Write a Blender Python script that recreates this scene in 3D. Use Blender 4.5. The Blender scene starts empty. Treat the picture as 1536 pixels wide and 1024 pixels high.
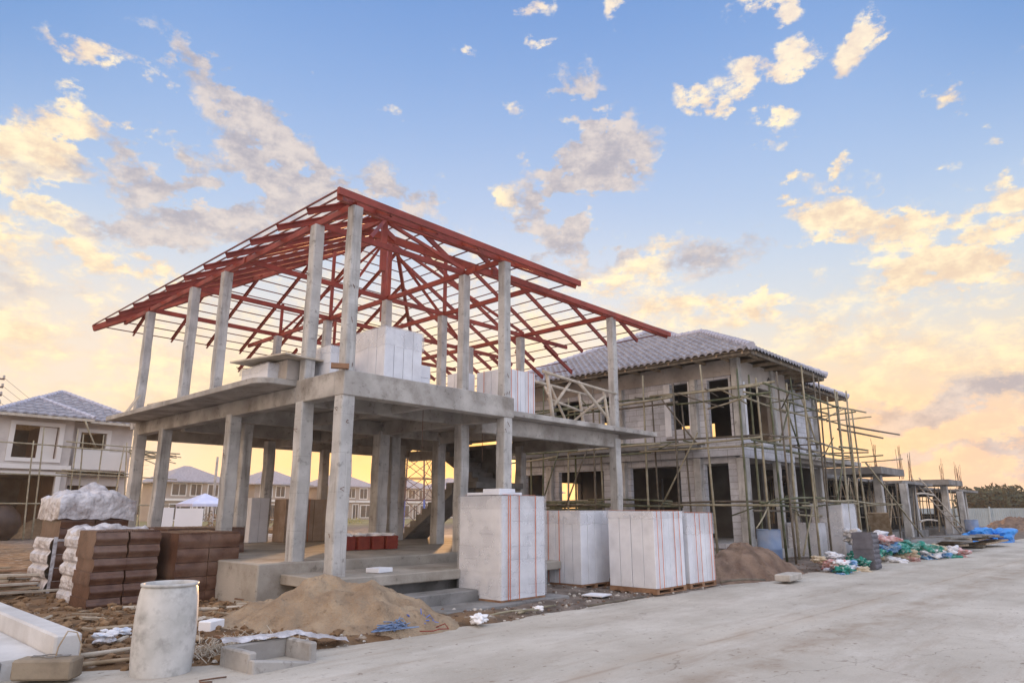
import bpy, bmesh, math, random
from mathutils import Vector, Matrix, noise
R = math.radians
rng = random.Random(7)
scene = bpy.context.scene
COL = scene.collection

# World frame: x runs along the street, y runs away from the street, z up, metres.
CAM = Vector((-6.126, -9.404, 1.55))
HEAD = R(47.0)                       # camera heading, clockwise from +y
PITCH = math.atan(253 / 1024)

# ------------------------------------------------------------------ mesh helper
class MB:
    def __init__(s): s.v = []; s.f = []
    def add(s, vs, fs):
        n = len(s.v); s.v += [tuple(v) for v in vs]; s.f += [tuple(i + n for i in f) for f in fs]; return s
    def box(s, x0, x1, y0, y1, z0, z1):
        return s.add([(x0,y0,z0),(x1,y0,z0),(x1,y1,z0),(x0,y1,z0),(x0,y0,z1),(x1,y0,z1),(x1,y1,z1),(x0,y1,z1)],
                     [(0,3,2,1),(4,5,6,7),(0,1,5,4),(1,2,6,5),(2,3,7,6),(3,0,4,7)])
    def obox(s, c, hx, hy, hz, rz=0, rx=0, ry=0):
        m = Matrix.Translation(c) @ Matrix.Rotation(rz,4,'Z') @ Matrix.Rotation(ry,4,'Y') @ Matrix.Rotation(rx,4,'X')
        vs = [m @ Vector((a*hx,b*hy,d*hz)) for d in (-1,1) for a,b in ((-1,-1),(1,-1),(1,1),(-1,1))]
        return s.add(vs, [(0,3,2,1),(4,5,6,7),(0,1,5,4),(1,2,6,5),(2,3,7,6),(3,0,4,7)])
    def bar(s, p, q, w, h, up=(0,0,1)):          # rectangular bar, height h hanging below the line p-q
        p, q = Vector(p), Vector(q); d = (q-p).normalized(); sd = d.cross(Vector(up)).normalized()
        u = sd.cross(d).normalized(); vs = []
        for e in (p, q):
            for a, b in ((-1,-1),(1,-1),(1,0),(-1,0)): vs.append(e + sd*(a*w/2) + u*(b*h))
        return s.add(vs, [(0,3,2,1),(4,5,6,7),(0,1,5,4),(1,2,6,5),(2,3,7,6),(3,0,4,7)])
    def channel(s, p, q, w, h, t=.008, face=1):  # cold-formed C channel
        p, q = Vector(p), Vector(q); d = (q-p).normalized(); sd = d.cross(Vector((0,0,1))).normalized()*face
        u = sd.cross(d).normalized()*face
        prof = [(0,0),(w,0),(w,-.02),(w-t,-.02),(w-t,-t),(t,-t),(t,-h+t),(w-t,-h+t),(w-t,-h+.02),(w,-h+.02),(w,-h),(0,-h)]
        n = len(prof); vs = [e + sd*a + u*b for e in (p,q) for a,b in prof]
        fs = [(i,(i+1)%n,n+(i+1)%n,n+i) for i in range(n)]
        return s.add(vs, fs)
    def tube(s, p, q, r0, r1=None, n=7, cap=True, bend=0):
        p, q = Vector(p), Vector(q); r1 = r0 if r1 is None else r1
        d = (q-p).normalized(); a = d.orthogonal().normalized(); b = d.cross(a)
        k = 5 if bend else 2; vs = []
        for j in range(k):
            t = j/(k-1); c = p.lerp(q,t) + a*(bend*math.sin(math.pi*t)); r = r0+(r1-r0)*t
            for i in range(n):
                an = 2*math.pi*i/n; vs.append(c + a*(r*math.cos(an)) + b*(r*math.sin(an)))
        fs = [(j*n+i, j*n+(i+1)%n, (j+1)*n+(i+1)%n, (j+1)*n+i) for j in range(k-1) for i in range(n)]
        if cap: fs += [tuple(range(n))[::-1], tuple(range((k-1)*n, k*n))]
        return s.add(vs, fs)
    def path(s, pts, r, n=6):
        pts = [Vector(p) for p in pts]; vs = []; K = len(pts)
        for j, c in enumerate(pts):
            d = (pts[min(j+1,K-1)] - pts[max(j-1,0)]).normalized(); a = d.cross(Vector((0,0,1)))
            a = a.normalized() if a.length > .01 else Vector((1,0,0)); b = d.cross(a)
            for i in range(n):
                an = 2*math.pi*i/n; vs.append(c + a*(r*math.cos(an)) + b*(r*math.sin(an)))
        fs = [(j*n+i, j*n+(i+1)%n, (j+1)*n+(i+1)%n, (j+1)*n+i) for j in range(K-1) for i in range(n)]
        return s.add(vs, fs + [tuple(range(n))[::-1], tuple(range((K-1)*n, K*n))])
    def lathe(s, c, prof, n=32, sx=1, sy=1):
        vs = [(c[0]+r*sx*math.cos(2*math.pi*i/n), c[1]+r*sy*math.sin(2*math.pi*i/n), c[2]+z) for r,z in prof for i in range(n)]
        m = len(prof)
        return s.add(vs, [(j*n+i, j*n+(i+1)%n, (j+1)*n+(i+1)%n, (j+1)*n+i) for j in range(m-1) for i in range(n)])
    def prism(s, poly, z0, z1):
        n = len(poly); vs = [(x,y,z0) for x,y in poly] + [(x,y,z1) for x,y in poly]
        return s.add(vs, [(i,(i+1)%n,n+(i+1)%n,n+i) for i in range(n)] + [tuple(range(n))[::-1], tuple(range(n,2*n))])
    def blob(s, c, rx, ry, rz, amp=.25, seed=0, sub=2, flat=None, rot=0):
        bm = bmesh.new(); bmesh.ops.create_icosphere(bm, subdivisions=sub, radius=1)
        o = Vector((seed*3.17, seed*1.31, seed*.77)); cr, sr = math.cos(rot), math.sin(rot)
        vs = []
        for v in bm.verts:
            k = 1 + amp*noise.noise(v.co*1.5+o) + amp*.5*noise.noise(v.co*3.7+o)
            x, y, z = v.co.x*rx*k, v.co.y*ry*k, v.co.z*rz*k
            if flat is not None: z = max(z, -flat)
            vs.append((c[0]+x*cr-y*sr, c[1]+x*sr+y*cr, c[2]+z))
        bm.verts.index_update(); fs = [tuple(v.index for v in f.verts) for f in bm.faces]; bm.free()
        return s.add(vs, fs)
    def build(s, name, mat, parent=None, smooth=False, bevel=0, base=None):
        if base is None: base = Vector(parent['_b']) if parent is not None else Vector((0,0,0))
        else: base = Vector(base)
        me = bpy.data.meshes.new(name)
        me.from_pydata([(x-base[0], y-base[1], z-base[2]) for x,y,z in s.v], [], s.f); me.validate(); me.update()
        if smooth: me.polygons.foreach_set('use_smooth', [True]*len(me.polygons))
        me.materials.append(mat)
        o = bpy.data.objects.new(name, me); COL.objects.link(o)
        if parent is None: o.location = base
        else: o.parent = parent
        o['_b'] = tuple(base)
        if bevel:
            b = o.modifiers.new('bevel','BEVEL'); b.width = bevel; b.segments = 1; b.limit_method = 'ANGLE'
        return o

def thing(name, label, cat, loc, group=None):
    o = bpy.data.objects.new(name, None); COL.objects.link(o); o.location = loc; o['_b'] = tuple(loc)
    o.empty_display_size = .2
    o['label'] = label; o['category'] = cat
    if group: o['group'] = group
    return o
def tag(o, label, cat, group=None):
    o['label'] = label; o['category'] = cat
    if group: o['group'] = group
    return o
def kind(o, k, label=None, cat=None):
    o['kind'] = k
    if label: o['label'] = label
    if cat: o['category'] = cat
    return o
def copy_tree(o, loc, rz=0, parent=None, sc=None):
    c = o.copy(); COL.objects.link(c)
    if parent is None:
        c.location = loc; c.rotation_euler = (0,0,rz)
        if sc: c.scale = sc
    else: c.parent = parent
    for ch in [x for x in o.children]: copy_tree(ch, None, 0, c)
    return c

# ------------------------------------------------------------------ materials
def nodes(m):
    m.use_nodes = True; nt = m.node_tree; nt.nodes.clear(); return nt
def mat_(name, c1, c2=None, scale=2.0, rough=.85, bump=.3, bscale=25, stain=None, stain_amt=.5, streak=False,
        metallic=0, spec=.3, detail=6, sscale=.9, alpha=1, spots=0, brick=False, lift=0, stretch=(1,1,1), bdist=.01, lo=.35, hi=.65, trans=0):
    m = bpy.data.materials.new(name); nt = nodes(m); N, L = nt.nodes, nt.links
    out = N.new('ShaderNodeOutputMaterial'); b = N.new('ShaderNodeBsdfPrincipled'); L.new(b.outputs[0], out.inputs[0])
    b.inputs['Roughness'].default_value = rough; b.inputs['Metallic'].default_value = metallic
    b.inputs['Specular IOR Level'].default_value = spec
    g = N.new('ShaderNodeNewGeometry'); mp = N.new('ShaderNodeMapping'); L.new(g.outputs['Position'], mp.inputs[0])
    mp.inputs['Scale'].default_value = stretch
    n1 = N.new('ShaderNodeTexNoise'); n1.inputs['Scale'].default_value = scale; n1.inputs['Detail'].default_value = detail
    L.new(mp.outputs[0], n1.inputs[0])
    r1 = N.new('ShaderNodeMapRange'); r1.inputs[1].default_value = lo; r1.inputs[2].default_value = hi
    L.new(n1.outputs[0], r1.inputs[0])
    mx = N.new('ShaderNodeMix'); mx.data_type = 'RGBA'; mx.inputs[6].default_value = (*c1,1); mx.inputs[7].default_value = (*(c2 or c1),1)
    L.new(r1.outputs[0], mx.inputs[0]); col = mx.outputs[2]
    if stain:
        mp2 = N.new('ShaderNodeMapping'); L.new(g.outputs['Position'], mp2.inputs[0])
        mp2.inputs['Scale'].default_value = (3,3,.35) if streak else (1,1,1)
        n2 = N.new('ShaderNodeTexNoise'); n2.inputs['Scale'].default_value = sscale; n2.inputs['Detail'].default_value = 8
        n2.inputs['Roughness'].default_value = .65
        L.new(mp2.outputs[0], n2.inputs[0])
        r2 = N.new('ShaderNodeMapRange'); r2.inputs[1].default_value = .5; r2.inputs[2].default_value = .72; r2.inputs[4].default_value = stain_amt
        L.new(n2.outputs[0], r2.inputs[0])
        m2 = N.new('ShaderNodeMix'); m2.data_type = 'RGBA'; L.new(col, m2.inputs[6]); m2.inputs[7].default_value = (*stain,1)
        L.new(r2.outputs[0], m2.inputs[0]); col = m2.outputs[2]
    if spots:
        n4 = N.new('ShaderNodeTexNoise'); n4.inputs['Scale'].default_value = 7; n4.inputs['Detail'].default_value = 10; n4.inputs['Roughness'].default_value = .7
        L.new(g.outputs['Position'], n4.inputs[0]); r4 = N.new('ShaderNodeMapRange'); r4.inputs[1].default_value = .57; r4.inputs[2].default_value = .66; r4.inputs[4].default_value = spots
        L.new(n4.outputs[0], r4.inputs[0]); m4 = N.new('ShaderNodeMix'); m4.data_type = 'RGBA'; L.new(col, m4.inputs[6]); m4.inputs[7].default_value = (c1[0]*.33,c1[1]*.31,c1[2]*.29,1); L.new(r4.outputs[0], m4.inputs[0]); col = m4.outputs[2]
    if brick or lift:
        sp = N.new('ShaderNodeSeparateXYZ'); L.new(g.outputs['Position'], sp.inputs[0]); ad = N.new('ShaderNodeMath'); L.new(sp.outputs[0], ad.inputs[0]); L.new(sp.outputs[1], ad.inputs[1])
        cb = N.new('ShaderNodeCombineXYZ'); L.new(ad.outputs[0], cb.inputs[0]); L.new(sp.outputs[2], cb.inputs[1])
        bt = N.new('ShaderNodeTexBrick'); bt.inputs['Scale'].default_value = 1; bt.inputs['Mortar Size'].default_value = .010 if brick else .006; bt.inputs['Brick Width'].default_value = .6 if brick else 50; bt.inputs['Row Height'].default_value = .2 if brick else lift
        bt.inputs['Mortar Smooth'].default_value = .3; bt.inputs['Color1'].default_value = (1,1,1,1); bt.inputs['Color2'].default_value = (.82,.82,.84,1) if brick else (1,1,1,1); bt.inputs['Mortar'].default_value = (.5,.48,.46,1)
        L.new(cb.outputs[0], bt.inputs[0]); m5 = N.new('ShaderNodeMix'); m5.data_type = 'RGBA'; m5.blend_type = 'MULTIPLY'; m5.inputs[0].default_value = .9 if brick else .3; L.new(col, m5.inputs[6]); L.new(bt.outputs[0], m5.inputs[7]); col = m5.outputs[2]
    L.new(col, b.inputs['Base Color'])
    if bump:
        n3 = N.new('ShaderNodeTexNoise'); n3.inputs['Scale'].default_value = bscale; n3.inputs['Detail'].default_value = 8
        L.new(g.outputs['Position'], n3.inputs[0])
        bp = N.new('ShaderNodeBump'); bp.inputs['Strength'].default_value = bump; bp.inputs['Distance'].default_value = bdist
        L.new(n3.outputs[0], bp.inputs['Height']); L.new(bp.outputs[0], b.inputs['Normal'])
    if alpha < 1: b.inputs['Alpha'].default_value = alpha
    if trans: b.inputs['Transmission Weight'].default_value = trans
    return m
M = {}
mat = mat_
M['conc'] = mat('concrete', (.38,.37,.36), (.57,.56,.545), 2.4, .9, .7, 30, (.17,.155,.14), .85, True, sscale=1.6, spots=.55, lift=.61)
M['conc_slab'] = mat('concrete slab', (.29,.27,.25), (.49,.465,.435), 1.6, .9, .6, 18, (.16,.135,.11), .8, sscale=1.5, spots=.5)
M['conc_dark'] = mat('concrete dark', (.17,.165,.16), (.30,.29,.28), 1.5, .85, .5, 20, (.10,.095,.09), .7, spots=.5)  # darker concrete for stair, ledges and shells; wet on the porch steps
M['conc_floor'] = mat('dusty concrete floor', (.29,.265,.23), (.45,.41,.36), 1.3, .9, .5, 22, (.17,.135,.10), .75, spots=.5)
M['plaster'] = mat('raw plaster', (.42,.385,.36), (.54,.50,.465), 1.4, .9, .4, 30, (.25,.22,.20), .7, spots=.4)
M['wall_in'] = mat('shaded inner wall', (.09,.085,.08), (.14,.135,.13), 1.4, .9, .3, 30)  # darker than raw cement: interior shade put into the colour
M['red'] = mat('red oxide paint', (.21,.030,.019), (.34,.055,.034), 3, .55, .15, 40, (.17,.04,.03), .6, False, 0, .4)
M['red_thin'] = mat('red oxide batten', (.13,.035,.028), (.20,.055,.042), 3, .6, .1, 40)
M['tile_grey'] = mat('grey roof tile', (.23,.225,.26), (.36,.355,.39), 5, .6, .2, 30, (.20,.20,.23), .6, False, 0, .35)
M['ridge_tile'] = mat('grey ridge tile', (.40,.40,.48), (.52,.52,.60), 5, .5, .2, 30)
M['brown_tile'] = mat('brown clay tile', (.085,.040,.028), (.15,.078,.052), 7, .34, .4, 30, (.23,.16,.125), .75, False, 0, .4)
M['timber'] = mat('weathered timber', (.30,.22,.14), (.46,.37,.27), 6, .85, .5, 40, (.18,.13,.09), .5, False, stretch=(1,1,1))
M['timber_pale'] = mat('pale timber', (.44,.38,.30), (.58,.52,.44), 6, .85, .5, 40, (.30,.25,.20), .5)
M['pallet'] = mat('pallet wood', (.22,.12,.07), (.34,.20,.12), 6, .85, .5, 40)
M['bamboo_green'] = mat('green bamboo', (.05,.065,.035), (.17,.17,.10), 5, .6, .3, 30, (.26,.25,.19), .7, False, stretch=(1,1,.6))
M['bamboo_tan'] = mat('dry bamboo', (.24,.21,.14), (.38,.34,.25), 5, .65, .3, 30, (.14,.13,.09), .6, False)
M['bamboo_old'] = mat('old bamboo', (.09,.075,.06), (.17,.145,.11), 5, .7, .3, 30)
M['white_block'] = mat('aerated block', (.68,.69,.735), (.79,.80,.84), 3, .85, .3, 40, (.52,.515,.53), .5, sscale=1.3)
M['block_wall'] = mat('grey white blockwork', (.52,.53,.57), (.68,.69,.74), 2, .9, .35, 30, (.29,.29,.31), .75, spots=.35, brick=True)
M['strap'] = mat('orange strap', (.55,.13,.05), (.66,.20,.09), 3, .5, 0)
M['wrap'] = mat('plastic wrap', (.62,.62,.65), (.86,.86,.88), 3, .18, .45, 5, None, alpha=.34, spec=.9, bdist=.03)
M['sheet'] = mat('white plastic sheeting', (.42,.40,.41), (.68,.66,.69), 5, .3, 1, 11, (.20,.14,.12), .8, spec=.6, bdist=.05, sscale=3)
M['blackp'] = mat('black plastic', (.02,.02,.025), (.05,.05,.06), 2, .35, .1, 10)
M['rebar'] = mat('rusty rebar', (.12,.07,.05), (.20,.11,.07), 6, .8, 0)
M['blue_steel'] = mat('blue painted steel', (.06,.12,.42), (.10,.18,.55), 2, .5, 0)
M['rust_steel'] = mat('dark steel lattice', (.09,.05,.05), (.13,.08,.08), 2, .6, 0)
M['drum'] = mat('dirty white drum plastic', (.44,.435,.415), (.58,.57,.55), 5, .5, .25, 12, (.24,.23,.22), .8, False, sscale=6)
M['drum_blue'] = mat('faded blue drum', (.14,.20,.34), (.22,.30,.44), 2.2, .5, .1, 12, (.34,.34,.36), .7)
M['sand'] = mat('building sand', (.27,.195,.13), (.39,.295,.20), 2.6, .95, 1, 28, (.20,.135,.085), .75, bdist=.035, sscale=3, spots=.45)
M['sand_brown'] = mat('brown soil', (.16,.105,.078), (.26,.18,.13), 2.6, .95, 1, 24, (.09,.06,.042), .8, bdist=.04, sscale=2.5, spots=.5)
M['clod'] = mat('earth clods', (.14,.08,.042), (.30,.19,.105), 5, .95, .8, 40)
M['stone'] = mat('broken concrete', (.38,.35,.31), (.54,.50,.45), 5, .9, .6, 30)
M['leaf'] = mat('foliage', (.045,.075,.03), (.10,.13,.055), 3, .8, 0)
M['leaf_far'] = mat('far foliage', (.022,.035,.022), (.045,.06,.035), .8, .9, 0)
M['bark'] = mat('bark', (.10,.07,.05), (.16,.12,.09), 5, .9, .5, 20)
M['fence'] = mat('corrugated white metal fence', (.33,.41,.47), (.42,.50,.56), .6, .5, 0, stain=(.24,.29,.33), stain_amt=.5)
M['far_wall'] = mat('beige render', (.34,.28,.245), (.40,.34,.29), .5, .9, 0)
M['far_white'] = mat('white trim', (.74,.71,.68), (.80,.77,.74), .5, .8, 0)
M['glass'] = mat('dark window', (.05,.045,.04), (.09,.08,.07), .5, .25, 0)
M['tank'] = mat('dark tank', (.035,.022,.018), (.06,.04,.035), 2, .5, .1, 10)
M['pale_conc'] = mat('pale precast concrete', (.50,.49,.48), (.64,.63,.62), 1.6, .85, .4, 25, (.36,.34,.32), .6)
M['old_beam'] = mat('old squared beam', (.17,.135,.10), (.28,.23,.17), 4, .9, .5, 25)
M['canvas'] = mat('pale blue canvas', (.60,.64,.86), (.74,.76,.90), 2, .7, 0)
M['white_board'] = mat('white board', (.74,.74,.78), (.80,.80,.84), 1, .7, 0)
M['crate_red'] = mat('red crate plastic', (.19,.025,.02), (.27,.045,.03), 6, .5, .2, 20)
M['grass'] = mat('dry grass', (.20,.19,.06), (.34,.30,.10), 3, .95, .5, 20)
M['tarp'] = mat('blue tarpaulin', (.03,.20,.62), (.06,.32,.78), 4, .4, .6, 8, bdist=.04)
M['styro'] = mat('white foam', (.82,.82,.84), (.88,.88,.9), 4, .6, .1, 30)

def ramp_grey_road():
    m = bpy.data.materials.new('road concrete'); nt = nodes(m); N, L = nt.nodes, nt.links
    out = N.new('ShaderNodeOutputMaterial'); b = N.new('ShaderNodeBsdfPrincipled'); L.new(b.outputs[0], out.inputs[0])
    b.inputs['Roughness'].default_value = .85; b.inputs['Specular IOR Level'].default_value = .3
    g = N.new('ShaderNodeNewGeometry')
    def nz(sc, det, stretch, lo, hi, amt, rough=.6):
        mp = N.new('ShaderNodeMapping'); mp.inputs['Scale'].default_value = stretch; L.new(g.outputs['Position'], mp.inputs[0])
        n = N.new('ShaderNodeTexNoise'); n.inputs['Scale'].default_value = sc; n.inputs['Detail'].default_value = det; n.inputs['Roughness'].default_value = rough
        L.new(mp.outputs[0], n.inputs[0]); r = N.new('ShaderNodeMapRange')
        r.inputs[1].default_value = lo; r.inputs[2].default_value = hi; r.inputs[4].default_value = amt; L.new(n.outputs[0], r.inputs[0]); return r.outputs[0]
    def mixc(a, bcol, fac):
        x = N.new('ShaderNodeMix'); x.data_type = 'RGBA'
        if isinstance(a, tuple): x.inputs[6].default_value = (*a,1)
        else: L.new(a, x.inputs[6])
        x.inputs[7].default_value = (*bcol,1); L.new(fac, x.inputs[0]); return x.outputs[2]
    c = mixc((.42,.385,.33), (.55,.51,.445), nz(.5, 8, (1,1,1), .35, .65, 1))
    c = mixc(c, (.31,.265,.215), nz(.8, 12, (.45,1,1), .47, .66, .5, .7))
    c = mixc(c, (.34,.275,.215), nz(1.9, 12, (.16,1.3,1), .53, .66, .6, .72))
    c = mixc(c, (.66,.63,.58), nz(1.0, 12, (.35,1.1,1), .53, .72, .65, .7))
    c = mixc(c, (.22,.175,.14), nz(9, 8, (.8,1,1), .62, .67, .85, .6))
    c = mixc(c, (.36,.32,.27), nz(38, 8, (1,1,1), .52, .68, .6, .7))
    c = mixc(c, (.68,.65,.6), nz(60, 8, (1,1,1), .55, .7, .4, .7))
    c = mixc(c, (.30,.235,.175), nz(3.6, 12, (.8,1,1), .57, .68, .6, .75))
    # joint between two casts, with dirt collected along it, and a second dirt trail
    sp = N.new('ShaderNodeSeparateXYZ'); L.new(g.outputs['Position'], sp.inputs[0])
    wn = N.new('ShaderNodeTexNoise'); wn.inputs['Scale'].default_value = 1.4; wn.inputs['Detail'].default_value = 8; L.new(g.outputs['Position'], wn.inputs[0])
    def op(o_, a, b_):
        n_ = N.new('ShaderNodeMath'); n_.operation = o_
        for i_, v_ in ((0,a),(1,b_)):
            if isinstance(v_,(int,float)): n_.inputs[i_].default_value = v_
            else: L.new(v_, n_.inputs[i_])
        return n_.outputs[0]
    def line(y0, slope, wid, amt, col_, wob):
        nonlocal c
        d_ = op('ABSOLUTE', op('ADD', op('ADD', op('SUBTRACT', sp.outputs[1], y0), op('MULTIPLY', sp.outputs[0], -slope)), op('MULTIPLY', op('SUBTRACT', wn.outputs[0], .5), wob)), 0)
        r_ = N.new('ShaderNodeMapRange'); r_.inputs[1].default_value = 0; r_.inputs[2].default_value = wid; r_.inputs[3].default_value = amt; r_.inputs[4].default_value = 0; L.new(d_, r_.inputs[0])
        c = mixc(c, col_, op('MULTIPLY', r_.outputs[0], nz(2.3, 8, (.6,1,1), .38, .6, 1)))
    vo = N.new('ShaderNodeTexVoronoi'); vo.feature = 'DISTANCE_TO_EDGE'; vo.inputs['Scale'].default_value = .42
    vw = N.new('ShaderNodeVectorMath'); vw.operation = 'SCALE'; vw.inputs['Scale'].default_value = .9; L.new(wn.outputs['Color'], vw.inputs[0])
    va = N.new('ShaderNodeVectorMath'); L.new(g.outputs['Position'], va.inputs[0]); L.new(vw.outputs[0], va.inputs[1]); L.new(va.outputs[0], vo.inputs['Vector'])
    vr = N.new('ShaderNodeMapRange'); vr.inputs[1].default_value = 0; vr.inputs[2].default_value = .006; vr.inputs[3].default_value = .8; vr.inputs[4].default_value = 0; L.new(vo.outputs['Distance'], vr.inputs[0])
    c = mixc(c, (.20,.165,.13), op('MULTIPLY', vr.outputs[0], nz(.35, 4, (1,1,1), .5, .6, 1)))
    line(-5.05, -.03, .05, .8, (.25,.20,.16), .02)
    line(-5.05, -.03, .35, .5, (.42,.34,.26), .3)
    line(-5.95, -.02, .45, .75, (.30,.235,.175), .7)
    line(-3.4, -.03, .5, .5, (.62,.58,.52), .5)
    L.new(c, b.inputs['Base Color'])
    # cast-in cracks and expansion joints as bump
    n3 = N.new('ShaderNodeTexNoise'); n3.inputs['Scale'].default_value = 14; n3.inputs['Detail'].default_value = 10
    L.new(g.outputs['Position'], n3.inputs[0])
    bp = N.new('ShaderNodeBump'); bp.inputs['Strength'].default_value = .5; bp.inputs['Distance'].default_value = .012
    L.new(n3.outputs[0], bp.inputs['Height']); L.new(bp.outputs[0], b.inputs['Normal'])
    return m
M['road'] = ramp_grey_road()

def ground_mat():
    m = bpy.data.materials.new('site earth'); nt = nodes(m); N, L = nt.nodes, nt.links
    out = N.new('ShaderNodeOutputMaterial'); b = N.new('ShaderNodeBsdfPrincipled'); L.new(b.outputs[0], out.inputs[0])
    b.inputs['Roughness'].default_value = .95; b.inputs['Specular IOR Level'].default_value = .15
    g = N.new('ShaderNodeNewGeometry')
    def nz(sc, lo, hi, amt=1, det=8):
        n = N.new('ShaderNodeTexNoise'); n.inputs['Scale'].default_value = sc; n.inputs['Detail'].default_value = det
        L.new(g.outputs['Position'], n.inputs[0]); r = N.new('ShaderNodeMapRange')
        r.inputs[1].default_value = lo; r.inputs[2].default_value = hi; r.inputs[4].default_value = amt; L.new(n.outputs[0], r.inputs[0]); return r.outputs[0]
    def mixc(a, bcol, fac):
        x = N.new('ShaderNodeMix'); x.data_type = 'RGBA'
        for i, v in ((6,a),(7,bcol)):
            if isinstance(v, tuple): x.inputs[i].default_value = (*v,1)
            else: L.new(v, x.inputs[i])
        L.new(fac, x.inputs[0]); return x.outputs[2]
    near = mixc((.17,.10,.055), (.31,.20,.115), nz(.7,.35,.65))
    near = mixc(near, (.10,.07,.048), nz(2.6,.5,.64,.85,12))
    near = mixc(near, (.46,.40,.33), nz(5.5,.58,.68,.7))
    grey = mixc((.13,.105,.088), (.25,.205,.175), nz(2.4,.4,.62,1,12))
    # greyer fine gravel under the block pallets (x 3..9, y -3..0)
    sp = N.new('ShaderNodeSeparateXYZ'); L.new(g.outputs['Position'], sp.inputs[0])
    mr = N.new('ShaderNodeMapRange'); mr.interpolation_type = 'SMOOTHSTEP'; L.new(sp.outputs[0], mr.inputs[0]); mr.inputs[1].default_value = .5; mr.inputs[2].default_value = 3
    c = mixc(near, grey, mr.outputs[0])
    fg = N.new('ShaderNodeMapRange'); fg.interpolation_type = 'SMOOTHSTEP'; L.new(sp.outputs[1], fg.inputs[0]); fg.inputs[1].default_value = 40; fg.inputs[2].default_value = 60
    grass = mixc((.20,.18,.08), (.32,.27,.14), nz(.25,.4,.6))
    c = mixc(c, grass, fg.outputs[0])
    L.new(c, b.inputs['Base Color'])
    n3 = N.new('ShaderNodeTexNoise'); n3.inputs['Scale'].default_value = 9; n3.inputs['Detail'].default_value = 12; n3.inputs['Roughness'].default_value = .7
    L.new(g.outputs['Position'], n3.inputs[0])
    bp = N.new('ShaderNodeBump'); bp.inputs['Strength'].default_value = .9; bp.inputs['Distance'].default_value = .06
    L.new(n3.outputs[0], bp.inputs['Height']); L.new(bp.outputs[0], b.inputs['Normal'])
    return m
M['ground'] = ground_mat()

# ------------------------------------------------------------------ ground and road
def edge(u):                               # y of the road's edge
    e = -2.35 - .027*u + .10*noise.noise(Vector((u*.9,3.1,0))) + .04*noise.noise(Vector((u*4.1,7.7,0)))
    if u < -2.6: e += (-2.6-u)*.62
    return min(e, 3.0)
def gh(u, w):                              # ground height
    d = w - edge(u); s = max(0, min(1, (d+.12)/.6)); s = s*s*(3-2*s)
    n = noise.noise(Vector((u*.8,w*.8,0)))*.06 + noise.noise(Vector((u*3,w*3,5)))*.028 + noise.noise(Vector((u*8,w*8,9)))*.012
    far = max(0, 1 - abs(u+2)/60)
    return -.12 + s*(.155 + .07*min(1,max(0,d)/2.5) + n)
def axis(lo, hi, step, far_lo, far_hi):
    a = []; x = lo
    while x <= hi: a.append(x); x += step
    s = step; x = hi
    while x < far_hi: s *= 1.12; x += s; a.append(x)
    s = step; x = lo; pre = []
    while x > far_lo: s *= 1.12; x -= s; pre.append(x)
    return pre[::-1] + a
def make_ground():
    us = axis(-9, 14, .09, -500, 900); ws = axis(-4.2, 9, .09, -300, 900)
    vs = [(u, w, gh(u,w)) for w in ws for u in us]; n = len(us)
    fs = [(j*n+i, j*n+i+1, (j+1)*n+i+1, (j+1)*n+i) for j in range(len(ws)-1) for i in range(n-1)]
    g = MB(); g.v = vs; g.f = fs; kind(g.build('ground', M['ground'], smooth=True), 'structure')
    # road sheet: one strip whose far edge runs a little way under the verge
    us = axis(-9, 20, .25, -300, 700); vs = []
    for u in us:
        e = edge(u) + .35
        for k, w in enumerate((e, e-1.2, e-4, -14, -60)):
            vs.append((u, min(w, e-.01*k), .012*noise.noise(Vector((u*.3,k*1.3,2))) if k in (1,2) else 0))
    fs = [(j*5+k, j*5+k+1, (j+1)*5+k+1, (j+1)*5+k) for j in range(len(us)-1) for k in range(4)]
    r = MB(); r.v = vs; r.f = fs; kind(r.build('road', M['road'], smooth=True), 'structure')
make_ground()

# ------------------------------------------------------------------ roofs
SL = .5
class Roof:                                # L-shaped hipped roof: a front wing and a main block
    def __init__(s, u0, u1a, u1b, wA, wB, wC, ze):
        s.u0,s.u1a,s.u1b,s.wA,s.wB,s.wC,s.ze = u0,u1a,u1b,wA,wB,wC,ze
        s.hw = (u1a-u0)/2; s.H = min((wC-wB)/2, (u1b-u0)/2)
    def planes(s):                         # (name, f(along,d)->(x,y), [(d0,d1,lo(d),hi(d))])
        u0,u1a,u1b,wA,wB,wC,hw,H = s.u0,s.u1a,s.u1b,s.wA,s.wB,s.wC,s.hw,s.H
        L = [('left', lambda a,d:(u0+d,a), [(0,hw,lambda d:wA+d,lambda d:wC-d),(hw,H,lambda d:wB+d,lambda d:wC-d)]),
             ('front', lambda a,d:(a,wB+d), [(0,hw,lambda d:u1a-d,lambda d:u1b-d),(hw,H,lambda d:u0+d,lambda d:u1b-d)]),
             ('back', lambda a,d:(a,wC-d), [(0,H,lambda d:u0+d,lambda d:u1b-d)]),
             ('right', lambda a,d:(u1b-d,a), [(0,H,lambda d:wB+d,lambda d:wC-d)]),
             ('wingfront', lambda a,d:(a,wA+d), [(0,hw,lambda d:u0+d,lambda d:u1a-d)]),
             ('wingright', lambda a,d:(u1a-d,a), [(0,hw,lambda d:wA+d,lambda d:wB+d)])]
        return L
    def z(s, d): return s.ze + SL*d

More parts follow.
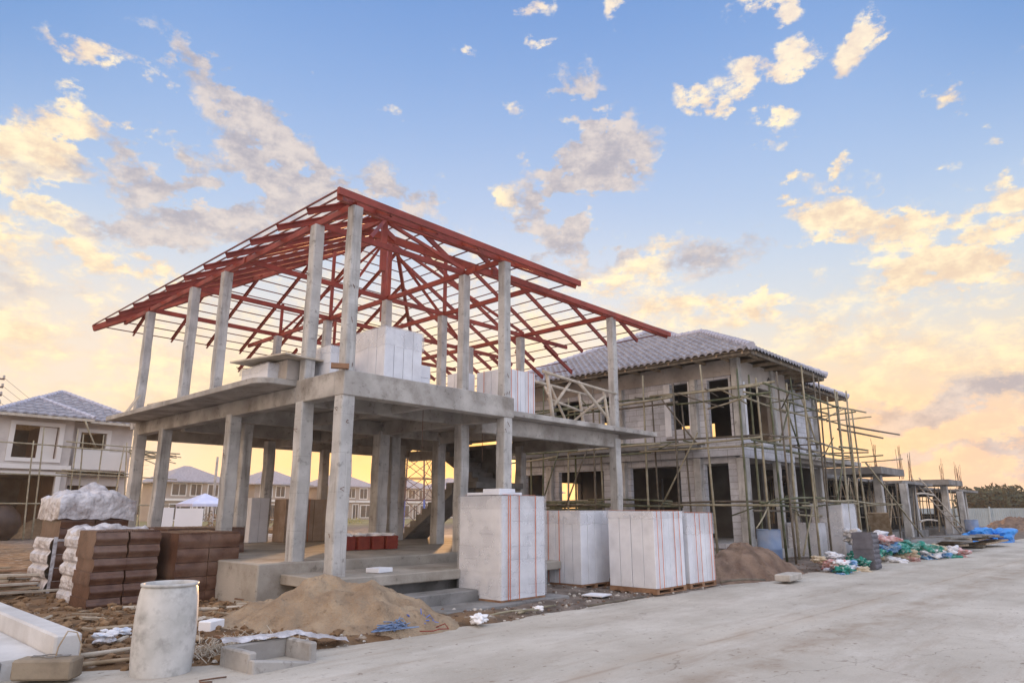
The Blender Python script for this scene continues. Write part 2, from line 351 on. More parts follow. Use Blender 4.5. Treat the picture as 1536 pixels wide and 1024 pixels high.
def tile_roof(rf, parent, pitch=.25, course=.27, amp=.055, ns=8, only=None):
    for name, f, segs in rf.planes():
        if only and name not in only: continue
        g = MB()
        for d0, d1, lo, hi in segs:
            if d1-d0 < .05: continue
            a0 = min(lo(d0),lo(d1)); a1 = max(hi(d0),hi(d1)); nsm = max(2,int((a1-a0)/pitch*ns)); k0 = int(round(d0/course)); k = 0
            d = d0
            while d < d1-1e-4:
                e = min(d+course, d1); rows = []
                for dd, lift in ((d,.062),(e,.0)):
                    row = []
                    for i in range(nsm+1):
                        a = a0+(a1-a0)*i/nsm; c = min(max(a, lo(dd)), hi(dd)); ph = 2*math.pi*c/pitch
                        x, y = f(c, dd); row.append((x, y, rf.z(dd)+lift+amp*(abs(math.sin(ph/2))**.8*1.6-.8)))
                    rows.append(row)
                lip = [(x,y,z-.085) for x,y,z in rows[0]]
                n = nsm+1; b = len(g.v); g.v += lip+rows[0]+rows[1]
                for r_ in (0,1): g.f += [(b+r_*n+i, b+r_*n+i+1, b+(r_+1)*n+i+1, b+(r_+1)*n+i) for i in range(nsm)]
                d = e
        o = g.build('roof_plane', M['tile_grey'], parent, smooth=False)
    # deck under the tiles, and ridge caps
    g = MB()
    for name, f, segs in rf.planes():
        for d0,d1,lo,hi in segs:
            if d1-d0 < .05: continue
            q = [(*f(lo(d0),d0),rf.z(d0)-.06),(*f(hi(d0),d0),rf.z(d0)-.06),(*f(hi(d1),d1),rf.z(d1)-.06),(*f(lo(d1),d1),rf.z(d1)-.06)]
            g.add(q, [(0,1,2,3)])
    g.build('roof_deck', M['timber'], parent)
    u0,u1a,u1b,wA,wB,wC,hw,H = rf.u0,rf.u1a,rf.u1b,rf.wA,rf.wB,rf.wC,rf.hw,rf.H; ze = rf.ze
    P = lambda x,y,d: Vector((x,y,ze+SL*d+.05))
    lines = [(P(u0,wA,0),P(u0+hw,wA+hw,hw)),(P(u1a,wA,0),P(u0+hw,wA+hw,hw)),(P(u0+hw,wA+hw,hw),P(u0+hw,wB+hw,hw)),
             (P(u0+hw,wB+hw,hw),P(u0+H,wB+H,H)),(P(u0+H,wB+H,H),P(u1b-H,wB+H,H)),(P(u1b,wB,0),P(u1b-H,wB+H,H)),
             (P(u1b,wC,0),P(u1b-H,wC-H,H)),(P(u0,wC,0),P(u0+H,wC-H,H))]
    for a,b in lines:
        L_ = (b-a).length
        if L_ < .3: continue
        c = MB(); n = int(L_/.3)+1
        for i in range(n):
            p = a.lerp(b,i/n); q = a.lerp(b,min(1,(i+1.12)/n)); c.tube(p,q,.135,.105,8)
        c.build('ridge_cap', M['ridge_tile'], parent, smooth=False)

# ------------------------------------------------------------------ walls with openings
def wall(ax, k0, k1, s0, s1, z0, z1, ops=()):
    """ax 'u': wall lies along x between y=k0..k1; ax 'w': along y between x=k0..k1. ops = (sa,sb,za,zb)"""
    S = sorted({s0,s1,*[o[0] for o in ops],*[o[1] for o in ops]}); S = [x for x in S if s0<=x<=s1]
    Z = sorted({z0,z1,*[o[2] for o in ops],*[o[3] for o in ops]}); Z = [x for x in Z if z0<=x<=z1]
    def solid(i,j):
        if i<0 or j<0 or i>=len(S)-1 or j>=len(Z)-1: return False
        c=(S[i]+S[i+1])/2; d=(Z[j]+Z[j+1])/2
        return not any(o[0]<c<o[1] and o[2]<d<o[3] for o in ops)
    g = MB(); P = (lambda s,k,z:(s,k,z)) if ax=='u' else (lambda s,k,z:(k,s,z))
    for i in range(len(S)-1):
        for j in range(len(Z)-1):
            if not solid(i,j): continue
            a,b,c,d = S[i],S[i+1],Z[j],Z[j+1]
            for k in (k0,k1): g.add([P(a,k,c),P(b,k,c),P(b,k,d),P(a,k,d)],[(0,1,2,3)])
            if not solid(i-1,j): g.add([P(a,k0,c),P(a,k1,c),P(a,k1,d),P(a,k0,d)],[(0,1,2,3)])
            if not solid(i+1,j): g.add([P(b,k0,c),P(b,k1,c),P(b,k1,d),P(b,k0,d)],[(0,1,2,3)])
            if not solid(i,j-1): g.add([P(a,k0,c),P(b,k0,c),P(b,k1,c),P(a,k1,c)],[(0,1,2,3)])
            if not solid(i,j+1): g.add([P(a,k0,d),P(b,k0,d),P(b,k1,d),P(a,k1,d)],[(0,1,2,3)])
    return g
def pillar_mb(x, y, z0, z1, s=.2, wob=.0):
    g = MB(); h = s/2; n = max(2,int((z1-z0)/.3)); rows = []
    for i in range(n+1):
        z = z0+(z1-z0)*i/n; dx = wob*noise.noise(Vector((x*7,y*5,z*1.3))); dy = wob*noise.noise(Vector((x*3,y*9,z*1.3+9)))
        hh = h + wob*.5*noise.noise(Vector((x,y*2,z*2.3)))
        c = .018
        rows.append([(x+dx+a,y+dy+b,z) for a,b in ((-hh+c,-hh),(hh-c,-hh),(hh,-hh+c),(hh,hh-c),(hh-c,hh),(-hh+c,hh),(-hh,hh-c),(-hh,-hh+c))])
    for r in rows: g.v += r
    g.f += [(i*8+k,i*8+(k+1)%8,(i+1)*8+(k+1)%8,(i+1)*8+k) for i in range(n) for k in range(8)]
    g.f += [tuple(range(8))[::-1], tuple(range(n*8,n*8+8))]
    return g

# ================================================================== HOUSE UNDER FRAMING (nearest)
H1 = thing('unfinished_house', 'bare concrete frame house with an open red steel roof frame, nearest the camera', 'unfinished house', (0,0,0))
def slab_round(x0, x1, y0, y1, z0, z1, r):       # rounded at the (x0,y0) corner
    pts = [(x1,y0),(x1,y1),(x0,y1)] + [(x0+r-r*math.cos(a), y0+r-r*math.sin(a)) for a in [i*math.pi/2/6 for i in range(7)]]
    return MB().prism(pts[::-1] if False else pts, z0, z1)
MB().box(-.68,10.2,1.06,12.6,-.1,.74).build('floor_slab', M['conc_floor'], H1, bevel=.02)
MB().box(-.30,8.6,-.32,1.05,.41,.57).build('porch_slab', M['conc_floor'], H1, bevel=.015)
MB().box(-.02,8.4,-.02,1.05,-.1,.405).build('porch_footing', M['conc_dark'], H1)
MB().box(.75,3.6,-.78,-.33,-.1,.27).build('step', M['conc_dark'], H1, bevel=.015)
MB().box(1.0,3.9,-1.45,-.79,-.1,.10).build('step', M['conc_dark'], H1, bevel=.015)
LOW = [(.05,.07,.57,.25),(.05,1.27,.74,.24),(.05,3.95,.74,.24),(.05,7.4,.74,.24),(.05,9.0,.74,.24),
       (.9,5.1,.74,.22),(3.08,8.2,.74,.24),(5.5,9.35,.74,.24),(3.76,4.1,.74,.30),(4.22,4.2,.74,.26),(6.3,6.6,.74,.24),
       (5.64,4.15,.74,.26),(3.8,1.3,.74,.24),(3.80,.07,.57,.24),(8.83,4.2,.74,.24),(8.9,.92,.3,.24)]
TOPZ = {0:3.30,1:3.34}
for i,(x,y,z,s) in enumerate(LOW):
    pillar_mb(x,y,z-.02,3.37 if y<1.3 or x>3 else 3.40,s,.022).build('lower_pillar', M['conc'], H1)
UP = [(.06,.08),(.04,1.27),(.06,5.0),(.04,6.62),(.1,9.55),(3.8,.07),(3.8,1.31),(5.64,4.15),(8.93,.92),(8.83,4.2),(3.76,4.11),(3.78,6.84),(3.7,9.46),(8.7,6.3),(8.9,9.52),(6.2,9.5)]
for x,y in UP:
    pillar_mb(x,y,3.55 if (x,y)!=(8.93,.92) else 3.5,6.66,.2,.014).build('upper_pillar', M['conc'], H1)
# first floor: beams and slabs
MB().box(-.075,3.95,-.075,.20,3.35,3.762).build('edge_beam', M['conc_slab'], H1, bevel=.012)
MB().box(-.073,.20,.203,1.42,3.355,3.76).build('edge_beam', M['conc_slab'], H1, bevel=.012)
g = MB(); g.box(.203,3.95,.203,1.45,3.60,3.75); g.box(.0,3.95,1.452,9.7,3.602,3.752); g.box(3.952,8.95,4.5,9.7,3.60,3.748); g.build('first_floor_slab', M['conc_slab'], H1)
slab_round(-.74,-.002,1.44,9.15,3.66,3.765,.35).build('balcony_slab', M['conc_slab'], H1, bevel=.01)
MB().box(3.953,10.3,.48,4.498,3.50,3.62).build('balcony_slab', M['conc_slab'], H1, bevel=.01)
for b in [(-.06,.18,1.45,9.2,3.36,3.655),(.183,3.7,1.20,1.40,3.30,3.598),(.183,5.5,4.02,4.22,3.28,3.598),(.183,8.9,6.70,6.90,3.30,3.598),
          (.183,8.9,9.38,9.58,3.30,3.598),(3.70,3.90,.205,4.018,3.30,3.597),(3.70,3.90,4.222,6.698,3.30,3.597),(3.70,3.90,6.902,9.378,3.30,3.597),
          (3.952,9.02,.86,1.06,3.14,3.498),(8.80,9.0,1.062,9.378,3.18,3.499),(1.85,2.0,.205,1.198,3.36,3.597),(1.85,2.0,1.402,4.018,3.36,3.597),(5.55,5.72,1.062,4.018,3.22,3.498)]:
    MB().box(*b).build('beam', M['conc_slab'], H1, bevel=.01)
g = MB()                                        # stair: lower flight, landing, upper flight
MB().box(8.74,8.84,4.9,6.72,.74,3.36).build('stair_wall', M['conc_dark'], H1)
def flight(x0, z0, dx, dz, n, y0, y1):
    top = [(x0,z0)]
    for i in range(n): top += [(x0+dx*i, z0+dz*(i+1)), (x0+dx*(i+1), z0+dz*(i+1))]
    bot = [(x0+dx*n, z0+dz*n-.30), (x0+dx*.6, z0-.05)]
    P_ = top+bot; m = len(P_); vs = [(x,y0,z) for x,z in P_]+[(x,y1,z) for x,z in P_]
    return MB().add(vs, [(i,(i+1)%m,m+(i+1)%m,m+i) for i in range(m)]+[tuple(range(m)),tuple(range(m,2*m))[::-1]])
def swapxy(g, xm): g.v = [(y, xm-x, z) for x,y,z in g.v]; return g     # turn a flight to climb towards the street
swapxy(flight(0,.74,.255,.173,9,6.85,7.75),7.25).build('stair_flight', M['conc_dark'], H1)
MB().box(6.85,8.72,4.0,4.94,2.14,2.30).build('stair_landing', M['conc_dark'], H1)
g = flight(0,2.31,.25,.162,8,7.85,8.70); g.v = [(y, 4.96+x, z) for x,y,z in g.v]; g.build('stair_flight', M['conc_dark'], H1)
for x,y,l in [(2.3,.8,.9),(4.6,1.5,1.0),(5.1,1.3,.8)]:
    MB().tube((x,y,3.6),(x,y,3.6-l),.006,.006,5).build('hanging_wire', M['rebar'], H1)
r_ = random.Random(3)
for x,y,z_ in [(-.08,.07,3.15),(.05,-.06,2.95),(.05,-.06,1.9),(-.08,1.27,2.9),(3.7,-.06,3.1),(3.8,-.06,3.22),(.05,-.03,5.2),(-.06,1.27,5.7),(.05,-.03,4.6),(3.8,-.04,4.2),(8.93,.8,4.4),(-.08,3.95,2.6),(-.08,.07,1.2)]:
    g = MB(); p = Vector((x,y,z_)); o_ = Vector((-.06,-.05,0))
    g.path([p+Vector((.05,.04,0)), p+o_*.4, p+o_+Vector((r_.uniform(-.03,.03),r_.uniform(-.03,.03),r_.uniform(-.05,.05))), p+o_*1.3+Vector((.04,0,-.06))],.005,4)
    g.build('tie_wire', M['rebar'], H1)
for x,y in ((.06,.08),(3.8,.07)):
    for k in range(3): MB().tube((x-.06+k*.06,y-.05,3.76),(x-.12+k*.07,y-.14,3.83+.03*k),.006,.005,4).build('stub_bar', M['rebar'], H1)
# --- roof frame
RF = Roof(-.60,5.70,11.2,-.43,.47,11.9,6.62)
RFO = MB()
for p,q in [((.04,.08),(3.9,.08)),((.1,1.3),(3.9,1.3)),((3.7,.92),(9.1,.92)),((.0,4.12),(11.0,4.12)),((.0,6.75),(11.0,6.75)),((.0,9.5),(11.0,9.5)),
            ((.06,.0),(.06,11.4)),((3.78,.13),(3.78,11.5)),((8.88,.97),(8.88,11.5)),((5.66,.9),(5.66,9.5))]:
    hz = 6.775 if p[1]==q[1] else 6.770
    RFO.bar((*p,hz),(*q,hz),.065,.11)
RF1 = RFO.build('roof_frame', M['red'], H1)
def rafter(p, q, w=.045, h=.12): MB().channel(p, q, w, h).build('rafter', M['red'], RF1)
zt = lambda d: RF.z(d) - .03
u0,u1a,u1b,wA,wB,wC,hw,H = RF.u0,RF.u1a,RF.u1b,RF.wA,RF.wB,RF.wC,RF.hw,RF.H
def span(lims, a):        # upslope reach of a rafter at position a
    best = 0
    for d0,d1,lo,hi in lims:
        d = d0
        while d < d1 and lo(d) <= a <= hi(d): d += .05
        if d > d0 or d0 == 0: best = max(best, min(d,d1)) if (lo(d0) <= a <= hi(d0)) else best
    return best
for name,f,segs in RF.planes():
    lo0, hi0 = segs[0][2](0), segs[0][3](0)
    if name == 'front':     # starts at the valley for x < u1a
        for i in range(11):
            a = u1a+.35+i*.95
            d = span(segs,a)
            if d>.25: rafter((*f(a,0),zt(0)),(*f(a,d),zt(d)))
        for a in (3.0,3.9,4.8):
            d0 = u1a-a; d = max(span([(0,hw,lambda d:u1a-hw,lambda d:99),segs[1]],a), d0)
            d = min(a-u0, H)
            if d>d0+.3: rafter((*f(a,d0),zt(d0)),(*f(a,d),zt(d)))
        continue
    if name == 'wingright':
        for a in (1.2,2.1,3.0):
            d0 = a-wB
            d1_ = min(hw, a-wA); rafter((*f(a,d0),zt(d0)),(*f(a,d1_),zt(d1_)))
        continue
    n = int((hi0-lo0)/1.0); st = (hi0-lo0)/n
    for i in range(1 if name!='left' else 0, n):
        a = lo0 + st*i + (.02 if i==0 else 0)
        d = span(segs,a)
        if name == 'wingfront': d = min(d, hw)
        if i == 0: d = 0
        if d > .25: rafter((*f(a,0),zt(0)),(*f(a,d),zt(d)))
P3 = lambda x,y,d: (x,y,zt(d))
for a,b in [(P3(u0,wA,0),P3(u0+hw,wA+hw,hw)),(P3(u1a,wA,0),P3(u0+hw,wA+hw,hw)),(P3(u0+hw,wA+hw,hw),P3(u0+hw,wB+hw,hw)),(P3(u0+hw,wB+hw,hw),P3(u0+H,wB+H,H)),
            (P3(u0+H,wB+H,H),P3(u1b,wB+H,H)) if u1b-H < u0+H else (P3(u0+H,wB+H,H),P3(u1b-H,wB+H,H)),
            (P3(u1b,wB,0),P3(u1b-H,wB+H,H)),(P3(u1b,wC,0),P3(u1b-H,wC-H,H)),(P3(u0,wC,0),P3(u0+H,wC-H,H)),(P3(u1a,wB,0),P3(u1a-hw,wB+hw,hw))]:
    if (Vector(b)-Vector(a)).length>.2: MB().bar(a,b,.09,.16).build('hip_beam', M['red'], RF1)
# fascia channels on the two street eaves
MB().bar((u0-.04,wA-.02,RF.ze+.0),(u1a+.05,wA-.02,RF.ze+.0),.06,.12).build('fascia', M['red'], RF1)
MB().bar((u1a-1.9,wB-.02,RF.ze+.0),(u1b+.05,wB-.02,RF.ze+.0),.06,.13).build('fascia', M['red'], RF1)
# battens
def batten(p,q): MB().bar(p,q,.026,.024).build('batten', M['red_thin'], RF1)
nb = 0
for name,f,segs in RF.planes():
    for d0,d1,lo,hi in segs:
        step = .33 if name in ('left','front','wingfront','right','back') else .40
        k = math.ceil((d0-1e-6)/step)
        while k*step < d1-.05:
            d = k*step
            if hi(d)-lo(d) > .3: batten((*f(lo(d),d),RF.z(d)),(*f(hi(d),d),RF.z(d))); nb += 1
            k += 1
# lower jog of the right and back eaves: extra tails and battens
for k in range(1,3):
    d = -.40*k; batten((u1b-d,4.6,RF.z(d)),(u1b-d,wC-d,RF.z(d))); batten((4.0,wC-d,RF.z(d)),(u1b-d,wC-d,RF.z(d)))
for a in (4.7,6.0,7.2,8.5): rafter((u1b+.85,a,RF.z(-.85)-.03),(u1b-.6,a,RF.z(.6)-.03))
for a in (4.1,5.4,6.8): rafter((a,wC+.85,RF.z(-.85)-.03),(a,wC-.6,RF.z(.6)-.03))
# king posts and struts of the trusses
def post(p,q,w=.10): MB().bar(p,q,w,w,up=(.3,1,.1)).build('strut', M['red'], RF1)
rx, ry = u0+H, wB+H
tz = 6.78
post((rx,ry,tz),(rx,ry,zt(H)-.1),.14)
post((u0+hw,wA+hw,tz),(u0+hw,wA+hw,zt(hw)-.1),.12)
for (x,y) in ((3.78,4.12),(3.78,6.75),(5.66,4.12),(5.66,9.5),(3.78,9.5)):
    d = max(min(x-u0,y-wB,wC-y,u1b-x), min(x-u0,u1a-x,y-wA)); post((x,y,tz),(x,y,zt(d)-.1),.08)
for x0,y0,x1,y1 in ((3.78,4.12,rx,ry),(8.88,4.12,rx,ry),(3.78,6.75,rx,ry),(8.88,6.75,rx,ry),(3.78,9.5,rx,ry),(1.2,1.3,u0+hw,wA+hw),(3.78,1.3,u0+hw,wA+hw),(.06,4.12,u0+hw,wB+hw)):
    d = H if (x1,y1)==(rx,ry) else hw; post((x0,y0,tz),(x1,y1,zt(d)-.15),.07)

# ================================================================== SCAFFOLD helper
def scaffold(name, label, loc, poles, rails, group=None):
    t = thing(name, label, 'scaffold', loc, group)
    for p,q,r,m in poles: MB().tube(p,q,r,r*.75,7,bend=rng.uniform(-.04,.04)).build('pole', M[m], t, smooth=True)
    for p,q,r,m in rails: MB().tube(p,q,r,r*.8,7,bend=rng.uniform(-.05,.05)).build('rail', M[m], t, smooth=True)
    return t
def jit(a): return rng.uniform(-a,a)
def bam(): return rng.choice(['bamboo_green','bamboo_green','bamboo_tan','bamboo_tan','bamboo_old'])

# ================================================================== TILED HOUSE BEHIND SCAFFOLD
OX = 14.5
H2 = thing('tiled_house', 'two storey house of white blockwork with a finished grey tiled roof, wrapped in bamboo scaffold', 'house', (OX,0,0))
R2 = Roof(13.5,19.9,25.65,-1.0,.05,10.9,6.34)
tile_roof(R2, H2)
# soffit boards and rafter tails
for i in range(14):
    y = -.7+i*.85; MB().box(13.55,14.6,y,y+.06,6.20,6.29).build('rafter_tail', M['timber'], H2)
for i in range(7): MB().box(13.9+i*.95,13.96+i*.95,-.95,.1,6.20,6.29).build('rafter_tail', M['timber'], H2)
for i in range(7): MB().box(20.2+i*.85,20.26+i*.85,.1,.95,6.20,6.29).build('rafter_tail', M['timber'], H2)
g = MB(); g.box(13.56,13.60,-.90,10.85,6.17,6.275); g.box(13.605,19.8,-.94,-.90,6.17,6.275); g.box(19.80,19.84,-.90,.12,6.17,6.275); g.box(19.845,25.6,.12,.16,6.17,6.275)
g.build('fascia', M['bamboo_old'], H2)
W_ = lambda *a: wall(*a)
# walls (left face, then street face in two set-back lengths, then the rest)
wall('w',14.5,14.68,.22,9.4,3.78,6.3,[(.30,1.05,3.80,5.70),(1.75,2.42,4.18,5.72),(4.62,5.3,3.9,5.6),(6.2,7.6,4.3,5.6)]).build('upper_wall', M['block_wall'], H2)
wall('w',14.5,14.68,.22,9.4,.4,3.25,[(.5,1.32,.55,3.0),(2.2,4.16,.55,2.98),(5.3,7.38,1.0,2.95),(8.15,9.1,.9,2.9)]).build('ground_wall', M['block_wall'], H2)
MB().box(14.44,14.498,.05,9.4,5.78,6.3).build('lintel_band', M['plaster'], H2)
g = MB(); g.box(14.30,18.4,-.12,.0,3.15,3.72); g.box(14.30,14.495,.001,9.4,3.2,3.78); g.build('floor_band', M['block_wall'], H2, bevel=.01)
MB().box(13.75,14.298,1.3,9.4,3.50,3.68).build('ledge', M['conc_dark'], H2, bevel=.01)
wall('u',.0,.18,14.7,18.3,3.722,6.3,[(14.95,17.1,3.74,5.55)]).build('upper_wall', M['plaster'], H2)
wall('w',18.3,18.48,.001,.9,3.722,6.3).build('upper_wall', M['plaster'], H2)
wall('u',.92,1.1,18.5,23.6,3.2,6.3,[(18.7,19.1,3.9,5.4),(20.35,21.0,4.25,5.3),(22.7,23.3,4.2,5.3)]).build('upper_wall', M['block_wall'], H2)
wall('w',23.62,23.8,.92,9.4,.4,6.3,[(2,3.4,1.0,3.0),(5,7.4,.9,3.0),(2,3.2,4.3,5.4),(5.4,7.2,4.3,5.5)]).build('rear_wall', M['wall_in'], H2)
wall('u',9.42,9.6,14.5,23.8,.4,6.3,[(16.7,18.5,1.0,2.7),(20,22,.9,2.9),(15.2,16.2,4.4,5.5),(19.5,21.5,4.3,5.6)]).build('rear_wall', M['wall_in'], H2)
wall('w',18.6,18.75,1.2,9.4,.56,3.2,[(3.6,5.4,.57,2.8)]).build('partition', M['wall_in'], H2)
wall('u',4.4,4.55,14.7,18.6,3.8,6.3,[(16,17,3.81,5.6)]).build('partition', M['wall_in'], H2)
MB().box(14.6,23.6,.9,9.4,-.1,.55).build('floor_slab', M['conc'], H2, bevel=.02)
MB().box(14.2,19.0,-.3,.89,-.1,.36).build('porch_slab', M['conc'], H2, bevel=.02)
g = MB(); g.box(14.7,23.6,.2,9.4,3.25,3.60); g.box(18.42,26.0,-.05,.19,3.38,3.55); g.box(23.82,26.0,.195,2.0,3.38,3.55); g.build('first_floor_slab', M['conc_slab'], H2)
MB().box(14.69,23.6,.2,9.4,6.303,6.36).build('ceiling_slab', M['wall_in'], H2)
for x,y,z0,z1,s in [(14.52,.02,.1,3.14,.3),(14.52,.02,3.73,6.32,.26),(14.45,1.5,.3,3.19,.26),(14.45,1.5,3.79,5.77,.24),(14.45,4.4,.3,3.19,.26),(14.45,4.4,3.79,5.77,.2),(14.45,7.75,.3,3.19,.26),
                   (17.2,.06,.3,3.14,.22),(18.35,.05,.3,3.14,.24),(17.25,.05,3.73,6.3,.22),(18.42,.86,3.73,6.3,.22),(20.9,1.0,.2,3.19,.24),(23.65,.95,.1,3.37,.26),(23.68,.86,3.56,6.3,.22),(16.4,2.4,.5,3.2,.22),(20.9,3.5,.5,3.2,.24)]:
    pillar_mb(x,y,z0,z1,s,.01).build('pillar', M['conc'], H2)
# window reveals of white block beside openings
for y0,y1 in ((2.42,2.66),(1.5,1.74)):
    MB().box(14.46,14.499,y0,y1,3.95,5.75).build('window_jamb', M['white_block'], H2, bevel=.01)
for x0,x1 in ((14.9,15.05),(17.0,17.1)): MB().box(x0,x1,-.02,-.001,3.74,5.6).build('window_jamb', M['white_block'], H2)
MB().obox((17.0,-.02,5.82),.14,.012,.14,0,0,R(45)).build('dark_vent_plate', M['blackp'], H2)  # black plate on the wall, its colour standing for a hole's darkness

poles, rails = [], []
for i in range(9):                                   # left face scaffold, two rows
    y = -.55+i*1.12
    for dx in (0,.55):
        if dx and i%3==1: continue
        top = rng.uniform(5.5,6.15) if not dx else rng.uniform(4.6,5.7)
        poles.append(((13.45+dx+jit(.06),y+jit(.12),.0),(13.45+dx+jit(.08),y+jit(.15),top),rng.uniform(.032,.045),bam()))
for z in (1.72,3.62,5.12):
    for dx,dz in ((0,0),(.5,.12),(.04,-.22)):
        if dz<0 and z<3: continue
        y = -1.3+jit(.2)
        while y < 8.5:
            L_ = rng.uniform(3.2,4.4); rails.append(((13.42+dx,y,z+dz+jit(.06)),(13.42+dx+jit(.05),min(y+L_,9.3),z+dz+jit(.10)),rng.uniform(.03,.042),bam())); y += L_-.4
for a,b in [((13.4,2.3,1.7),(13.4,.9,3.9)),((13.4,6.3,1.5),(13.4,5.2,3.6)),((13.4,8.0,.2),(13.4,6.5,3.6)),((13.4,.9,3.5),(13.4,2.2,5.2))]: rails.append((a,b,.03,bam()))
for i in range(12):
    y = -.4+i*.85; z = rng.choice((3.66,5.2,1.76)); rails.append(((13.2,y,z),(14.4,y+jit(.3),z+jit(.12)),.026,bam()))
for i in range(6): rails.append(((13.5,7.2+jit(.4),1.6+.05*i),(13.6,4.9+jit(.6),1.62+.05*i+jit(.04)),.04,'bamboo_green'))
for i in range(9):
    y = rng.uniform(-1,8); z = rng.choice((1.6,3.5,5.0)); rails.append(((13.35+jit(.15),y,z+jit(.25)),(13.5+jit(.3),y+rng.uniform(-1.6,1.6),z+jit(.5)),rng.uniform(.018,.03),bam()))
scaffold('bamboo_scaffold','bamboo scaffold against the block side wall of the tiled house, behind the white pallets', (13.5,4,0), poles, rails, 'bamboo scaffolds')
poles, rails = [], []
for i in range(8):                                  # street face scaffold
    x = 13.75+i*1.0
    for dy in (0,-.65):
        if dy and i%3==1: continue
        top = rng.uniform(5.35,6.2)
        poles.append(((x+jit(.07),-.95+dy+jit(.05),.0),(x+jit(.2),-.95+dy+jit(.1),top),rng.uniform(.032,.045),bam()))
for x,t in ((21.4,5.3),(22.0,5.3)):
    poles.append(((x+jit(.1),-1.15,.0),(x+jit(.15),-1.1,t),.04,bam()))
for z in (1.72,3.55,4.95):
    for dy,dz in ((0,0),(-.6,.1),(.05,-.25)):
        x = 13.0+jit(.3)
        while x < 19:
            L_ = rng.uniform(3.0,3.8); rails.append(((x,-.98+dy,z+dz+jit(.07)),(x+L_,-.98+dy+jit(.06),z+dz+jit(.12)),rng.uniform(.03,.04),bam())); x += L_-.5
rails.append(((21.0,-1.2,4.6),(27.6,-1.3,4.78),.04,'bamboo_old')); rails.append(((20.5,-1.0,4.45),(24.6,-1.4,4.40),.04,'bamboo_old'))
rails.append(((22.3,-1.3,3.3),(26.4,-2.0,.4),.035,'bamboo_tan'))
for i in range(14):
    x = 14+i*.9; z = rng.choice((1.76,3.6,5.0)); rails.append(((x,-1.75,z),(x+jit(.4),-.1,z+jit(.12)),.026,bam()))
for a,b in [((15,-1,3.6),(16.2,-1,5.0)),((16.6,-1.0,3.5),(15.6,-1.0,5.0)),((18.2,-1,3.6),(17.2,-1,5.2)),((19.5,-1,1.8),(20.8,-1,3.6)),((16,-1.0,.2),(17.4,-1.0,1.9))]: rails.append((a,b,.03,bam()))
for i in range(11):
    x = rng.uniform(13.5,20.5); z = rng.choice((1.6,3.5,5.0)); rails.append(((x,-1.0+jit(.3),z+jit(.3)),(x+rng.uniform(-1.6,1.6),-1.0+jit(.3),z+jit(.6)),rng.uniform(.018,.03),bam()))
scaffold('bamboo_scaffold','bamboo scaffold along the street front of the tiled house, poles standing right of its roof', (18.5,-1,0), poles, rails, 'bamboo scaffolds')

# ================================================================== FURTHER CONCRETE FRAMES DOWN THE STREET
def shell(ox, zb, label, dz=0):
    t = thing('concrete_shell', label, 'unfinished house', (ox,1,0), 'single storey concrete shells down the street')
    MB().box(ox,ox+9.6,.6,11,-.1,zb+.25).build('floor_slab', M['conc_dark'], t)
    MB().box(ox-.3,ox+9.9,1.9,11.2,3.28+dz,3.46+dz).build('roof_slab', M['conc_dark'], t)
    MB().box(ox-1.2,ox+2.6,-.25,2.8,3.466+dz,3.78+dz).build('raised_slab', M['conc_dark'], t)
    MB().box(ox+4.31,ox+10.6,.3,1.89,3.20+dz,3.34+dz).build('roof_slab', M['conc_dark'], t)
    for x in (ox+.1,ox+4.4,ox+8.8):
        for y in (.3,4.3,8.6):
            if x > ox+4.5 and y < 1: y = .95
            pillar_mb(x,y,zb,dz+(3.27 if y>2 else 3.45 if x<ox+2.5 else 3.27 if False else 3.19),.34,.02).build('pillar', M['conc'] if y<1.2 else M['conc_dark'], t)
    for x,y in ((ox+.1,.3),(ox+4.2,.3),(ox+8.8,.95),(ox+.1,4.3),(ox+4.4,8.6),(ox+8.8,8.6)):
        g = MB()
        for k in range(5):
            a = k*1.26; g.tube((x+.1*math.cos(a),y+.1*math.sin(a),3.4+dz),(x+.02*math.cos(a)+jit(.12),y+.02*math.sin(a)+jit(.1),3.86+dz+rng.uniform(.7,1.3)),.016,.01,4)
        g.build('rebar_tuft', M['rebar'], t)
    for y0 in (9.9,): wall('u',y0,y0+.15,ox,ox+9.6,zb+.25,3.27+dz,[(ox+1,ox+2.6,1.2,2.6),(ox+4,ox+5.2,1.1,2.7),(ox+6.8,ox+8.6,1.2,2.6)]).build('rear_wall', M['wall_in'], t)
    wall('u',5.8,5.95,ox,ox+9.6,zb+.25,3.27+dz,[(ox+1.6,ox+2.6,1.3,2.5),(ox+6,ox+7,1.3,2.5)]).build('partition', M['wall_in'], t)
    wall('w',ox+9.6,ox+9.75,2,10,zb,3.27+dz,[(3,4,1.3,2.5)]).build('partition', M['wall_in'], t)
    return t
def props(ox, label, n=54):
    poles, rails = [], []
    for i in range(n):
        x = ox+.5+(i%9)*1.05+jit(.35); y = .9+(i//9)*1.4+jit(.4)
        poles.append(((x,y,.2),(x+jit(.25),y+jit(.2),2.95),.032,rng.choice(['bamboo_old','bamboo_tan','timber'])))
    for z in (1.2,2.2,2.8):
        for y in (1.0,2.9,4.8): rails.append(((ox+jit(.3),y,z+jit(.1)),(ox+9.4+jit(.4),y,z+jit(.1)),.035,'bamboo_old'))
    for i in range(8): rails.append(((ox+jit(.3)+i*1.1,.8,rng.uniform(.3,1)),(ox+i*1.1+jit(1.6),.9,rng.uniform(2,3.1)),.03,'timber'))
    scaffold('formwork_props', label, (ox+4.5,2,0), poles, rails, 'formwork props under the concrete shells')
shell(29.3,.25,'nearest concrete shell, just right of the tiled house, with raised slab and rebar tufts',-.3)
shell(42.6,.2,'second single storey concrete shell down the street, its street pillars pale blue grey',-.45)
props(29.3,'tangle of timber props under the nearest concrete shell')
props(42.6,'timber props under the second concrete shell',44)
